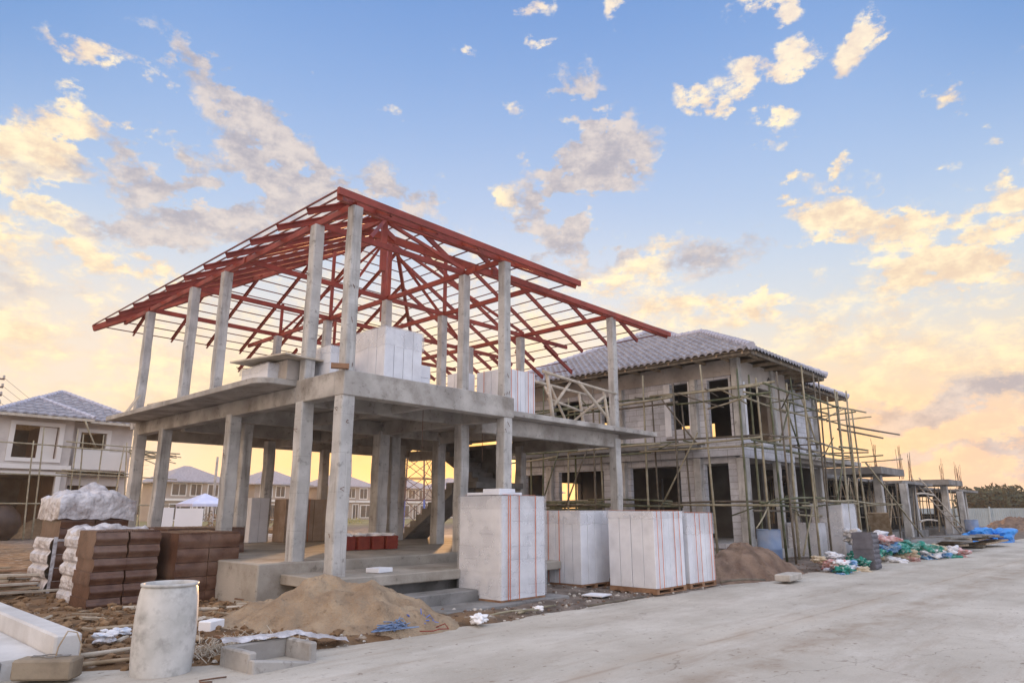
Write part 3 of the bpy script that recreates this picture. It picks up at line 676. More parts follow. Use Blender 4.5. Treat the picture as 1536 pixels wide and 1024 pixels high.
props(24.6,'dense dark props filling the gap between the tiled house and the first shell',54)
t = MB().box(24.4,29.2,1.4,9.5,2.95,3.12).build('formwork_deck', M['conc_dark'], base=(24.4,1.4,0)); tag(t,'flat dark formwork deck on props between the tiled house and the first concrete shell','formwork')
# leaning ladder-like plank runs on the shells
def plank_run(p,q,lab):
    t = thing('leaning_ladder', lab, 'ladder', p)
    d = (Vector(q)-Vector(p)); s = Vector((-d.y,d.x,0)).normalized()*.22
    for k in (-1,1): MB().tube(Vector(p)+s*k,Vector(q)+s*k,.04,.035,6).build('rail', M['timber_pale'], t)
    for i in range(1,11):
        c = Vector(p)+d*(i/11); MB().tube(c-s*1.15,c+s*1.15,.03,.03,6).build('rung', M['timber_pale'], t)
plank_run((40.8,-.9,.05),(37.6,.6,3.3),'pale timber ladder leaning on the front of the nearest concrete shell')
for p,q,l in [((33.9,-.2,1.0),(37.9,-.1,1.0),'lower of the two pale rails tied across the first shell'),((33.9,-.2,2.35),(37.9,-.1,2.35),'upper of the two pale rails tied across the first shell')]:
    tag(MB().tube(p,q,.05,.05,6,bend=.1).build('cross_bar', M['timber_pale'], base=p), l, 'rail', 'rails on the first shell')

# ================================================================== FAR HOUSES
def far_house(ox, wy, s, label, group, name='far_house'):
    t = thing(name, label, 'house', (ox,wy,0), group)
    q = lambda *b: (ox+b[0]*s, ox+b[1]*s, wy+b[2]*s, wy+b[3]*s, b[4]*s, b[5]*s)
    wl = MB().box(*q(0,8.4,0,8,0,5.3)).build('wall', M['far_wall'], t)
    MB().box(*q(-.05,4.6,-.35,-.01,2.75,3.05)).build('ledge', M['far_white'], t)
    MB().box(*q(4.7,8.6,-.35,-.01,2.75,3.05)).build('ledge', M['far_white'], t)
    for a,b,c,d in ((.9,2.6,3.5,4.9),(3.3,4.6,3.5,4.9),(5.6,6.9,3.4,4.9),(.8,3.4,.4,2.3),(4.4,5.3,.2,2.4),(5.9,7.8,.5,2.3)):
        f = MB().box(*q(a-.14,b+.14,-.10,-.005,c-.14,d+.14)).build('window', M['far_white'], t)
        MB().box(*q(a,b,-.13,-.101,c,d)).build('pane', M['glass'], f)
        MB().box(*q((a+b)/2-.04,(a+b)/2+.04,-.15,-.131,c,d)).build('mullion', M['far_white'], f)
    rf = Roof(ox-.8*s, ox+4.9*s, ox+9.2*s, wy-1.0*s, wy-.3*s, wy+8.8*s, 5.25*s)
    g = MB()
    for nme,f,segs in rf.planes():
        for d0,d1,lo,hi in segs:
            if d1-d0<.05: continue
            g.add([(*f(lo(d0),d0),rf.z(d0)),(*f(hi(d0),d0),rf.z(d0)),(*f(hi(d1),d1),rf.z(d1)),(*f(lo(d1),d1),rf.z(d1))],[(0,1,2,3)])
    g.box(ox-.8*s,ox+4.9*s,wy-1.0*s,wy-.31*s,5.1*s,5.245*s); g.box(ox-.8*s,ox+9.2*s,wy-.3*s,wy+8.8*s,5.1*s,5.24*s)
    g.build('roof', M['tile_grey'], t)
    return t
names = ['first of the far row, left of the blue tent','second of the far row, just right of the utility pole','third of the far row, above the board stacks',
         'fourth of the far row, between the two front pillars','fifth of the far row, right of the front corner pillar','sixth of the far row, beside the lattice tower','last and smallest of the far row, behind the stair']
for i in range(7):
    far_house(29.3+i*12.2, 85, 1.0, 'beige hip roofed house, '+names[i], 'row of far beige houses')

# left house with its own scaffold
M['plaster_pale'] = mat('pale plaster', (.52,.48,.46), (.64,.60,.57), 1.2, .9, .2, 30, (.40,.36,.34), .5)
LH = thing('roofed_house', 'white trimmed two storey house with tiled hip roof at the left edge, scaffold in front', 'house', (4,34,0))
RL = Roof(1.2,5.7,8.9,33.2,33.95,43.2,6.45)
tile_roof(RL, LH, pitch=.45, course=.4, ns=4, only=('left','front','wingfront','wingright','right'), amp=.05)
wall('u',34.2,34.4,-3,5.0,.0,6.4,[(2.35,4.35,4.25,5.95),(-1.2,.8,4.25,5.95),(1.9,4.5,.0,3.35),(-2.4,1.0,.0,3.35)]).build('wall', M['plaster_pale'], LH)
wall('u',34.9,35.1,5.05,8.1,.0,6.4,[(5.6,6.9,4.9,5.85),(5.3,7.9,.0,2.9)]).build('wall', M['plaster_pale'], LH)
wall('w',5.0,5.04,34.2,34.9,.0,6.4).build('wall', M['plaster_pale'], LH)
wall('w',8.1,8.3,34.9,43,.0,6.4,[(36,38,4,5.5),(39.5,41,4,5.4)]).build('wall', M['plaster_pale'], LH)
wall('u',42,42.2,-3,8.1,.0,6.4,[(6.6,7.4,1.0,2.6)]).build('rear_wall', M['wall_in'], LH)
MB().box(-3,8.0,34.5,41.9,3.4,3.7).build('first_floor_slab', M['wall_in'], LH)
MB().box(4.6,4.75,34.5,41.9,.0,6.4).build('partition', M['brown_tile'], LH)
g = MB(); g.box(1.0,5.1,33.9,34.19,3.66,3.9); g.box(5.11,8.2,34.5,34.89,3.5,3.75); g.build('ledge', M['far_white'], LH)
for a,b,c,d,y in ((2.35,4.35,4.25,5.95,34.19),(5.6,6.9,4.9,5.85,34.89),(1.9,4.5,.02,3.35,34.19)):
    f = MB()
    f.box(a-.24,a-.01,y-.09,y,c-.2,d+.2); f.box(b+.01,b+.24,y-.09,y,c-.2,d+.2); f.box(a-.009,b+.009,y-.09,y,d+.001,d+.2)
    if c>1: f.box(a-.009,b+.009,y-.09,y,c-.2,c-.001)
    f.build('window_frame', M['far_white'], LH)
MB().box(3.5,4.3,34.42,34.46,4.26,5.94).build('shutter', M['far_white'], LH)
MB().box(5.25,7.95,34.3,34.42,3.76,4.78).build('balcony_parapet', M['far_white'], LH)
g = MB(); g.box(1.2,5.7,33.17,33.2,6.28,6.42); g.box(5.72,8.9,33.92,33.95,6.28,6.42); g.build('fascia', M['timber_pale'], LH)
poles, rails = [], []
for x in (-1.5,1.0,3.2,3.6,5.0,5.6,6.3,7.0,7.9,8.6,9.3,9.8): poles.append(((x,33.0+jit(.2),.0),(x+jit(.4),33.1+jit(.2),rng.uniform(4.9,5.9)),.045,'bamboo_tan'))
for z in (1.9,3.4,4.9):
    rails.append(((-3,32.9,z),(4.9,33,z+jit(.1)),.045,'bamboo_tan')); rails.append(((4.2,33,z+jit(.1)),(10.4,33,z-.1),.045,'bamboo_tan')); rails.append(((4.4,32.8,z+.2),(8.2,33,z+.1),.04,'bamboo_tan'))
rails.append(((5.2,33,6.3),(5.9,33,4.9),.05,'bamboo_tan'))
for i in range(10): rails.append(((7.9+jit(.3),33.2,4.6+jit(.4)),(9.9+jit(.6),33.0,4.5+jit(.5)),.035,'bamboo_tan'))
scaffold('bamboo_scaffold','straw coloured bamboo scaffold in front of the roofed house at the left edge', (4,33,0), poles, rails, 'bamboo scaffolds')

# ================================================================== BLOCK PALLETS
def block_pallet(x, y, z, lx, ly, h, nx, ny, nz, label, straps=(), wrap=.3, group='shrink wrapped pallets of white blocks', pal=True, rz=0, seed=0, lean=0, loose=None, bm_='white_block'):
    t = thing('block_pallet', label, 'pallet of blocks', (x,y,z), group)
    r = random.Random(seed+3); hp = .1 if pal else 0
    if pal:
        g = MB(); g.box(x,x+lx,y,y+ly,z+.075,z+.10)
        for k in range(3): g.box(x+.0+k*(lx-.1)/2,x+.1+k*(lx-.1)/2,y+.0,y+ly,z+.02,z+.0749)
        for k in range(5): g.box(x,x+lx,y+k*(ly-.09)/4,y+.09+k*(ly-.09)/4,z,z+.0199)
        g.build('pallet', M['pallet'], t)
    g = MB(); dx, dy, dz = lx/nx, ly/ny, (h-hp)/nz
    for i in range(nx):
        for j in range(ny):
            for k in range(nz):
                if 0 < i < nx-1 and 0 < j < ny-1 and k < nz-1: continue
                a = .0022 if nz > 4 else .0045; ox, oy = r.uniform(-.003,.003), r.uniform(-.003,.003)
                g.box(x+i*dx+a+ox,x+(i+1)*dx-a+ox,y+j*dy+a+oy,y+(j+1)*dy-a+oy,z+hp+k*dz+.0015,z+hp+(k+1)*dz-.0015)
    g.build('block_stack', M[bm_], t, bevel=.003 if nz > 4 else .005)
    for side, pos in straps:                          # side 's' street face (constant y), 'l' left face
        s = MB(); w = .0065
        if side == 's': s.box(x+pos*lx-w,x+pos*lx+w,y-.040,y-.034,z+hp,z+h+.008); s.box(x+pos*lx-w,x+pos*lx+w,y-.034,y+ly,z+h+.020,z+h+.024)
        else: s.box(x-.040,x-.034,y+pos*ly-w,y+pos*ly+w,z+hp,z+h+.008)
        s.build('strap', M['strap'], t)
    if wrap:
        g = MB(); zt_, zb_ = z+h+.012, z+h-wrap; N_ = 14; e = .022
        ring = []
        for (xa,ya),(xb,yb) in (((x-e,y-e),(x+lx+e,y-e)),((x+lx+e,y-e),(x+lx+e,y+ly+e)),((x+lx+e,y+ly+e),(x-e,y+ly+e)),((x-e,y+ly+e),(x-e,y-e))):
            for k in range(N_): ring.append((xa+(xb-xa)*k/N_, ya+(yb-ya)*k/N_))
        rows = []
        for j in range(7):
            zz = zt_+(zb_-zt_)*j/6
            rows.append([(px+.012*noise.noise(Vector((px*6,py*6,zz*5+seed))), py+.012*noise.noise(Vector((py*6,px*6,zz*5+seed+5))),
                          zz+(.05*noise.noise(Vector((px*4,py*4,seed))) if j==6 else 0)) for px,py in ring])
        n = len(ring); g.v = [p for rw in rows for p in rw]
        g.f = [(j*n+i,j*n+(i+1)%n,(j+1)*n+(i+1)%n,(j+1)*n+i) for j in range(6) for i in range(n)]+[tuple(range(n))]
        g.build('wrap', M['wrap'], t, smooth=True)
    if loose:
        for (a,b,c,d,e_,f_) in loose: MB().box(x+a,x+b,y+c,y+d,z+h+e_,z+h+f_).build('loose_block', M['white_block'], t, bevel=.006)
    if rz: t.rotation_euler = (0,0,rz)
    return t
block_pallet(2.31,-1.30,.03,1.10,1.02,1.76,5,2,8,'tallest white block pallet, standing in front of the concrete steps with loose blocks on top',
             [('s',.12),('s',.16),('s',.36),('s',.74)],1.6,seed=1,loose=[(.05,.62,.1,.9,.015,.06),(.1,.5,.15,.55,.061,.12)])
block_pallet(5.06,-.83,.04,.95,1.30,1.50,4,6,1,'white block pallet second from the left on the ground, two straps on its side',[('l',.62),('l',.40)],.26,seed=2)
block_pallet(6.25,-.45,.04,.6,1.0,1.50,3,5,2,'narrow white block pallet half hidden in the gap between the second and the broad pallet',[],.2,seed=5)
block_pallet(5.49,-2.24,.03,1.10,1.05,1.50,6,4,1,'broad white block pallet at the road edge, third from the left with six thin straps',[('s',.06),('s',.2),('s',.62),('s',.80)],.13,seed=3)
block_pallet(6.78,-2.22,.03,1.10,1.0,1.46,6,4,1,'rightmost white block pallet beside the brown soil heap, creased film round its top',[('s',.25),('s',.42),('s',.8),('s',.9)],.42,seed=4)
UPG = 'block stacks up on the first floor slab'
block_pallet(.98,.32,3.765,.86,1.0,1.0,4,4,1,'big wrapped block stack on the first floor slab right of the corner pillar',[],.34,UPG,False,seed=6)
block_pallet(.28,.95,3.765,.32,.62,.62,2,2,2,'small block stack on the first floor slab between the two front pillars',[],.12,UPG,False,seed=7)
block_pallet(1.95,.55,3.76,.3,.5,.48,1,2,2,'low block stack tucked behind the right end of the big wrapped stack',[],0,UPG,False,seed=8)
block_pallet(4.42,.62,3.63,.97,.9,.93,6,4,1,'striped block stack on the right balcony slab beside the pillar',[('s',.15),('s',.36),('s',.72),('s',.9),('l',.7)],0,UPG,False,seed=9)
block_pallet(4.0,1.55,3.63,.4,.5,.9,2,2,2,'block stack standing just behind the right balcony pillar, mostly hidden',[],0,UPG,False,seed=10)
block_pallet(-.45,1.75,3.77,.6,1.0,.30,2,3,1,'low white block layer under a plywood sheet at the left front of the first floor',[],.12,UPG,False,seed=11)
t = MB().obox((.15,2.0,4.16),.75,.85,.014,R(6),R(2)).build('plywood_sheet', M['timber_pale'], base=(.15,2.0,4.1)); tag(t,'plywood sheet lying over the low block layer on the first floor','plywood sheet')
t = MB().box(-.25,1.4,1.45,2.8,3.77,4.12).build('board_stack', M['plaster'], base=(.5,2,3.77)); tag(t,'grey board stack under the plywood sheet on the first floor','board stack')
t = MB().obox((-.15,-.05,3.80),.14,.05,.04,R(-30)).build('timber_offcut', M['pallet'], base=(-.15,-.05,3.76)); tag(t,'short yellow brown timber offcut on the beam corner at the foot of the front pillar','timber offcut')
t = MB().obox((-.35,8.75,4.0),.015,.35,.3,R(-10),0,R(28)).build('leaning_board', M['timber_pale'], base=(-.35,8.75,3.77)); tag(t,'small pale board leaning on the far left pillar of the first floor','board')
t = MB().obox((-.3,7.0,3.92),.05,.55,.02,R(4)).build('loose_board', M['timber_pale'], base=(-.3,7,3.77)); tag(t,'thin board lying across the left balcony edge between two pillars','board')
M['board_brown'] = mat('brown board', (.34,.25,.19), (.44,.34,.27), 3, .85, .3, 30)
UG = 'pale board pallets inside the ground floor'
block_pallet(2.55,7.9,.745,.5,.7,1.12,2,3,1,'white narrow board pallet inside the ground floor, left of the dark inner pillar',[],0,UG,False,seed=12)
block_pallet(3.3,7.5,.745,1.7,.6,1.1,6,2,1,'brown grey row of upright boards inside the ground floor, seen behind the front pillars',[('s',.4)],0,UG,False,seed=13,bm_='board_brown')
# crates under the slab
for i in range(4):
    x = 2.2+i*.33; y = 3.1-.05*i
    t = thing('red_crate', ['leftmost dark red crate by the inner pillar','second dark red crate from the left by the inner pillar','third dark red crate, left of the rightmost one','rightmost dark red crate touching the inner pillar'][i], 'crate', (x,y,.745), 'dark red crates on the ground floor')
    MB().box(x,x+.3,y,y+.4,.745,1.02).build('box', M['crate_red'], t, bevel=.01)
    g = MB(); [g.box(x-.006,x+.306,y-.006,y+.406,z,z+.018) for z in (.82,.90,.98)]; g.build('rib', M['crate_red'], t)
    MB().blob((x+.15,y+.2,1.04),.16,.2,.05,.5,i).build('white_filling', M['styro'], t)
t = MB().obox((.95,.15,.61),.17,.14,.035,R(12)).build('white_block', M['white_block'], base=(.95,.15,.575), bevel=.006); tag(t,'single flat white block lying on the porch slab right of the corner pillar','block')

# ================================================================== TRESTLE on the balcony
t = thing('timber_trestle','crooked timber trestle on the right balcony slab between block stack and end pillar','trestle',(6.8,1.2,3.63))
z0 = 3.63
for p,q,r in [((6.0,.9,z0+1.12),(8.85,.8,z0+.92),.04),((6.1,1.7,z0+1.08),(8.7,1.6,z0+.95),.04),((6.35,.9,z0),(6.2,.95,z0+1.1),.05),((6.4,1.7,z0),(6.3,1.65,z0+1.05),.045),((8.5,.8,z0),(8.45,.9,z0+.95),.045),((8.5,1.6,z0),(8.3,1.6,z0+.95),.045),
              ((6.4,.9,z0+.35),(7.1,.9,z0+1.05),.04),((7.3,.85,z0+1.03),(8.6,.85,z0+.2),.045),((7.1,1.6,z0+1.0),(7.7,1.5,z0),.035),((6.3,1.0,z0+.5),(8.3,1.5,z0+.45),.035),((6.2,.9,z0+.6),(6.9,1.6,z0+.95),.04),((8.4,.85,z0+.8),(7.9,1.6,z0+.1),.035)]:
    MB().tube(p,q,r,r*.85,8,bend=jit(.05)).build('timber_pole', M['timber_pale'], t, smooth=True)

# ================================================================== FOREGROUND
D0 = (-3.14,-1.88)
z = gh(*D0)+.0
t = thing('plastic_drum','dirty white open plastic drum standing alone in the foreground','drum',(*D0,z))
prof = [(.0,.02),(.258,.0),(.272,.03),(.276,.12),(.288,.30),(.290,.46),(.288,.62),(.276,.80),(.262,.885),(.250,.905)]
body = MB().lathe((*D0,z),prof,40).build('drum_body', M['drum'], t, smooth=True)
MB().lathe((*D0,z),[(.250,.905),(.268,.906),(.270,.93),(.252,.934),(.238,.926),(.236,.88),(.25,.5),(.25,.04),(0,.04)],40).build('rim', M['drum'], t, smooth=True)
# manhole box
bx, by = -2.22, -2.35; hz = .03
t = thing('drain_box','open grey concrete drain box half sunk at the edge of the road','drain box',(bx,by,0))
rot = R(3)
m = Matrix.Translation((bx,by,-.02)) @ Matrix.Rotation(rot,4,'Z') @ Matrix.Diagonal((.9,.9,.95,1))
g = MB()
for x0,x1,y0,y1 in ((-.42,.46,-.32,-.22),(-.42,.46,.30,.40),(-.42,-.32,-.2199,.2999),(.36,.46,-.2199,.2999)):
    for a in [1]:
        h_ = .22
        if (x0,y0)==(-.42,-.32): continue
        vs = [m @ Vector(p) for p in [(x0,y0,-.25),(x1,y0,-.25),(x1,y1,-.25),(x0,y1,-.25),(x0,y0,h_),(x1,y0,h_),(x1,y1,h_),(x0,y1,h_)]]
        g.add(vs,[(0,3,2,1),(4,5,6,7),(0,1,5,4),(1,2,6,5),(2,3,7,6),(3,0,4,7)])
vs = [m @ Vector(p) for p in [(-.42,-.32,-.1),(.46,-.32,-.1),(.46,-.22,-.1),(-.42,-.22,-.1),(-.42,-.32,.16),(.46,-.32,.02),(.46,-.22,.02),(-.42,-.22,.16)]]
g.add(vs,[(0,3,2,1),(4,5,6,7),(0,1,5,4),(1,2,6,5),(2,3,7,6),(3,0,4,7)])
g.build('box_wall', M['conc_slab'], t, bevel=.015)
MB().add([m @ Vector(p) for p in [(-.32,-.22,.0),(.36,-.22,.0),(.36,.30,.0),(-.32,.30,.0)]],[(0,1,2,3)]).build('box_floor', M['conc_dark'], t)
g = MB(); N_=26
for j in range(7):
    for i in range(N_+1):
        s = i/N_; x = bx-.35+s*1.45; y = by+.36+j*.035-.12*math.sin(s*4); g.v.append((x,y-.6*max(0,s-.62),.245-.33*max(0,s-.55)-.012*abs(j-3)+.03*noise.noise(Vector((x*9,y*14,0)))))
g.f = [(j*(N_+1)+i,j*(N_+1)+i+1,(j+1)*(N_+1)+i+1,(j+1)*(N_+1)+i) for j in range(6) for i in range(N_)]
tag(g.build('plastic_sheet', M['sheet'], smooth=True, base=(bx,by,.2)),'torn white plastic film draped over the back edge of the drain box','plastic film')

# culvert slab at the left
t = thing('culvert_slab','long pale grey concrete channel slab lying on the ground at the left edge','concrete slab',(-4.3,0,0))
MB().box(-7.4,-3.96,-1.2,4.2,-.05,.19).build('channel_bed', M['pale_conc'], t, bevel=.01)
MB().box(-3.955,-3.72,-1.36,4.2,-.05,.38).build('channel_side', M['pale_conc'], t, bevel=.02)
t = MB().obox((-4.02,-1.50,.12),.27,.11,.09,R(-43)).build('concrete_beam_piece', M['old_beam'], base=(-4.0,-1.5,0), bevel=.02); tag(t,'squared brown beam lying across the end of the channel slab','beam')
t = MB().obox((-4.65,-1.0,.12),.38,.09,.06,R(-40)).build('concrete_beam_piece', M['conc_dark'], base=(-5,-.9,0), bevel=.02); tag(t,'grey beam piece lying at the lower left edge of the picture','beam')
def stick(p,q,r,label,matn,cat='stick',group=None,name='stick'):
    o = MB().tube(p,q,r,r*.7,7,bend=jit(.05)).build(name, M[matn], smooth=True, base=p); return tag(o,label,cat,group)
stick((-5.0,.35,.24),(-4.35,-.1,.24),.03,'crooked brown branch on the pale channel slab','timber')
tag(MB().obox((-5.0,-.05,.205),.12,.05,.012,R(30)).build('sandal', M['timber_pale'], base=(-5,0,.2), bevel=.01),'flat pale scrap beside the branch on the channel slab','scrap')
tag(MB().box(-5.1,-4.9,1.25,1.37,.195,.24).build('foam_piece', M['styro'], base=(-5,1.3,.195), bevel=.008),'small white foam piece near the far side of the channel slab','foam piece')
tag(MB().path([(-4.0,-1.55,.06),(-3.97,-1.55,.30),(-3.9,-1.52,.43),(-3.82,-1.52,.41),(-3.78,-1.56,.3),(-3.8,-1.6,.05)],.007).build('wire', M['timber'], smooth=True, base=(-3.9,-1.5,.3)),'bent brown cord looped over the end of the channel slab','cord')
tag(MB().path([(-4.0+.12*math.cos(a)+.03*math.sin(3*a),-1.48-.06*math.sin(a)-.08*math.cos(a),.222+.004*math.sin(7*a)) for a in [i*.35 for i in range(38)]],.005,5).build('wire_coil', M['conc_dark'], smooth=True, base=(-4.3,-1.4,.25)),'coil of thin blue grey wire on the squared beam','wire coil')

# brown tile stacks
def tile_stack(x, y, z, lx, ly, h, nl, label, mat_s='brown_tile', bundles=2, group='stacks of brown roof tiles', seed=0, amp=.022, side='brown_tile', dark=None):
    t = thing('tile_stack', label, 'tile stack', (x,y,z), group); r = random.Random(seed)
    lh = h/nl; bw = lx/bundles
    for k in range(nl):
        for b in range(bundles):
            x0, x1 = x+b*bw+.004, x+(b+1)*bw-.004; ox = r.uniform(-.012,.012); oy = r.uniform(-.008,.008); prof = []
            for i in range(17):
                s = i/16; prof.append((y-amp*(.5-.5*math.cos(2*math.pi*s))+oy, z+k*lh+s*(lh-.006)))
            prof2 = [(y+ly+amp*.5*math.sin(2*math.pi*(s/12))+oy, z+k*lh+s/12*(lh-.006)) for s in range(12,-1,-1)]
            P_ = prof+prof2; m_ = len(P_)
            tilt = .03*(1 if k%2 else -1)
            vs = [(x0+ox+(tilt if b==0 else 0)*.2,a,c) for i,(a,c) in enumerate(P_)]+[(x1+ox,a,c) for a,c in P_]
            g = MB().add(vs,[(i,(i+1)%m_,m_+(i+1)%m_,m_+i) for i in range(m_)]+[tuple(range(m_)),tuple(range(m_,2*m_))[::-1]])
            g.build('tile_bundle', M[mat_s], t, bevel=.004)
    # individual tile edges showing on top
    g = MB(); n = int(lx/.03)
    for i in range(n): g.box(x+i*lx/n+.004,x+(i+1)*lx/n-.006,y+.0,y+ly,z+h-.004,z+h+.016+r.uniform(0,.012))
    g.build('tile_edges', M[mat_s], t)
    return t
tile_stack(-2.50,2.76,.05,.95,.8,1.17,6,'near brown tile stack, left of the two front stacks, banded in curved layers',seed=1,amp=.042)
tile_stack(-1.38,2.46,.05,1.05,1.3,1.12,5,'right front brown tile stack, directly behind the white drum',seed=2,amp=.012)
tile_stack(-.9,4.2,.1,1.5,1.5,1.10,4,'broad flat topped brown tile stack behind the right front stack',seed=5,amp=.02)
def wrapped_side(x, y0, y1, z, h, n, label):
    g = MB()
    lh = h/n; prof = []
    for k in range(n): a_ = .035+.05*random.Random(k*7+int(y0*10)).random(); prof += [(x,z+k*lh),(x-a_*.8,z+k*lh+lh*.2),(x-a_,z+k*lh+lh*.45),(x-a_*.9,z+k*lh+lh*.7),(x-.01,z+k*lh+lh*.93)]
    K = 7
    for j in range(K):
        for a,c in prof: yy = y0+(y1-y0)*j/(K-1); g.v.append((a+.035*noise.noise(Vector((yy*7,c*7,a))),yy+.02*noise.noise(Vector((c*9,yy*3,1))),c))
    m_ = len(prof); g.f = [(j*m_+i,j*m_+i+1,(j+1)*m_+i+1,(j+1)*m_+i) for j in range(K-1) for i in range(m_-1)]
    g.add([(x,y0,z),(x+.3,y0,z),(x+.3,y0,z+h),(x,y0,z+h)],[(0,1,2,3)])
    o = g.build('wrapped_tiles', M['sheet'], base=(x,y0,z)); tag(o,label,'wrapped tiles','white wrapped zigzag ends of tile stacks')
def drape(cx, cy, z0, lx, ly, h, seed, label, skirt=.5):
    g = MB(); nx, ny = 44, 44
    for j in range(ny+1):
        for i in range(nx+1):
            a, b = i/nx*2-1, j/ny*2-1; r_ = max(abs(a),abs(b)); top = h
            x, y = cx+lx*.5*max(-.8,min(.8,a))/.8, cy+ly*.5*max(-.8,min(.8,b))/.8
            zz = z0+h if r_<.8 else z0+h-(r_-.8)/.2*skirt
            nn = noise.noise(Vector((x*2.4,y*2.4,seed)))*.17+noise.noise(Vector((x*7,y*7,seed)))*.07+ (.18*(1-min(1,math.hypot(a,b)))*(1 if h>.3 else .2)) 
            if r_>=.8: x += (a*.05+.03*noise.noise(Vector((x*7,y*7,zz*6)))); y += (b*.05+.03*noise.noise(Vector((y*7,x*7,zz*6)))); nn *= .5
            g.v.append((x,y,zz+nn))
    g.f = [(j*(nx+1)+i,j*(nx+1)+i+1,(j+1)*(nx+1)+i+1,(j+1)*(nx+1)+i) for j in range(ny) for i in range(nx)]
    o = g.build('plastic_cover', M['sheet'], smooth=True, base=(cx,cy,z0)); return tag(o,label,'plastic cover','plastic covers on the tile stacks')
tile_stack(-2.25,3.62,.05,1.0,1.0,1.05,5,'plastic covered tile stack just behind the near brown stack',seed=3)
wrapped_side(-2.42,3.62,4.45,.05,1.1,5,'nearer white wrapped zigzag tile edge, touching the near brown stack')
drape(-1.85,4.05,1.10,1.05,.95,.12,3,'low crumpled white plastic cover right behind the near brown stack',.16)
tile_stack(-2.3,5.5,.08,1.15,1.2,1.62,7,'tallest tile stack, under the domed white plastic',seed=4)
wrapped_side(-2.36,5.5,6.6,.08,1.0,4,'farther white wrapped zigzag tile edge, under the domed plastic')
drape(-1.72,6.1,1.36,1.2,1.25,.44,9,'domed crumpled white plastic over the tallest tile stack',.42)
# timber bearers under the near stack
for i in range(3): tag(MB().box(-2.3+i*.35,-2.16+i*.35,2.6,3.3,gh(-2.2,2.7)-.03,.06).build('bearer', M['timber'], base=(-2.3+i*.35,2.6,0), bevel=.005),['left','middle','right'][i]+' timber bearer under the near brown tile stack','bearer','bearers under the near tile stack')

# heaps
def heap(cx, cy, rx, ry, h, matn, name, label, seed, rot=0, rough=.10, steep=1.25, n=120):
    g = MB(); ext = 1.25; rd = random.Random(seed*13); dents = [(cx+rd.gauss(0,.38)*rx,cy+rd.gauss(0,.38)*ry,rd.uniform(.03,.07)) for _ in range(26)] if n > 60 else []
    for j in range(n+1):
        for i in range(n+1):
            a, b = (i/n*2-1)*ext, (j/n*2-1)*ext; d = math.hypot(a,b)*(1+.18*noise.noise(Vector((a*1.3,b*1.3,seed))))
            x = cx+rx*(a*math.cos(rot)-b*math.sin(rot)); y = cy+ry*(a*math.sin(rot)+b*math.cos(rot)) if False else cy+a*rx*math.sin(rot)+b*ry*math.cos(rot)
            x = cx+a*rx*math.cos(rot)-b*ry*math.sin(rot)
            base = gh(x,y)
            k = max(0,1-d); zz = h*(1-(1-k)**steep) if k>0 else 0
            zz = h*(.5-.5*math.cos(math.pi*min(1,k*1.02)))**.72 if k>0 else -.15*(d-1)*4
            nn = (noise.noise(Vector((x*2.2,y*2.2,seed)))*rough+noise.noise(Vector((x*6,y*6,seed)))*rough*.45+noise.noise(Vector((x*15,y*15,seed)))*rough*.18)*min(1,max(0,k*4))
            g.v.append((x,y,base-.02+zz+nn-sum(dp*math.exp(-(((x-px_)/.10)**2+((y-py_)/.07)**2)) for px_,py_,dp in dents)))
    g.f = [(j*(n+1)+i,j*(n+1)+i+1,(j+1)*(n+1)+i+1,(j+1)*(n+1)+i) for j in range(n) for i in range(n)]
    o = g.build(name, M[matn], smooth=True, base=(cx,cy,0)); return tag(o,label,'heap','heaps of sand and soil')
heap(-.45,-.85,1.8,1.05,.56,'sand','sand_heap','large pale sand heap in front of the corner pillar',2,R(-45),.13)
heap(10.3,-1.75,2.5,1.1,.68,'sand_brown','soil_heap','brown soil heap beyond the rightmost block pallet',5,R(-8),.12)
heap(4.6,36.2,1.6,1.2,1.1,'sand','sand_heap','distant sand heap beside the black tank in front of the roofed house',8,0,.1,n=30)
heap(58,-1,5,2.5,.9,'sand_brown','soil_heap','long low reddish earth heap at the far right before the metal fence',9,0,.3,n=50)
t = MB().obox((9.75,-3.0,.12),.45,.17,.07,R(5)).build('kerb_piece', M['stone'], base=(9.75,-3.0,0), bevel=.02); tag(t,'broken concrete kerb piece at the foot of the brown soil heap','kerb piece')
tag(MB().obox((4.34,-1.71,.09),.2,.2,.01,R(10)).build('square_sheet', M['white_board'], base=(4.34,-1.71,.05)),'square white board lying flat before the second block pallet','board')

# rubble: stones and clods nobody could count
def scatter(name, label, n, area, smin, smax, matn, seed, cat='rubble', zoff=0, flatz=.6):
    r = random.Random(seed); g = MB()
    for i in range(n):
        x, y = area(r); s = smin+(smax-smin)*r.random()**2.5; k = r.random()
        g.blob((x,y,gh(x,y)+s*.25+zoff),s,s*r.uniform(.6,1),s*r.uniform(.4,.8)*flatz/.6,.6,i,1,None,r.random()*6)
    o = g.build(name, M[matn], base=(0,0,0)); kind(o,'stuff',label,cat); return o
def band(u0,u1,d0,d1):
    def f(r):
        x = u0+(u1-u0)*r.random(); return x, edge(x)+d0+(d1-d0)*r.random()**1.5
    return f
scatter('earth_clods','loose brown clods over the building plot left of the sand heap',1500,lambda r:(r.uniform(-3.7,.2),r.uniform(-1.9,3.2)),.012,.085,'clod',11)
scatter('rubble','broken concrete chips scattered along the verge',700,band(-3.5,12,.05,2.2),.008,.045,'stone',12)
scatter('earth_clods','dark clods along the verge and under the pallets',1100,band(-1,14,.0,2.6),.008,.045,'sand_brown',13)
scatter('gravel','grit strewn on the concrete road edge',500,band(-3,18,-1.8,.05),.005,.016,'sand_brown',14)
scatter('rubble','rubble at the far left behind the channel slab',500,lambda r:(r.uniform(-4,-1),r.uniform(3,9)),.02,.10,'clod',15)
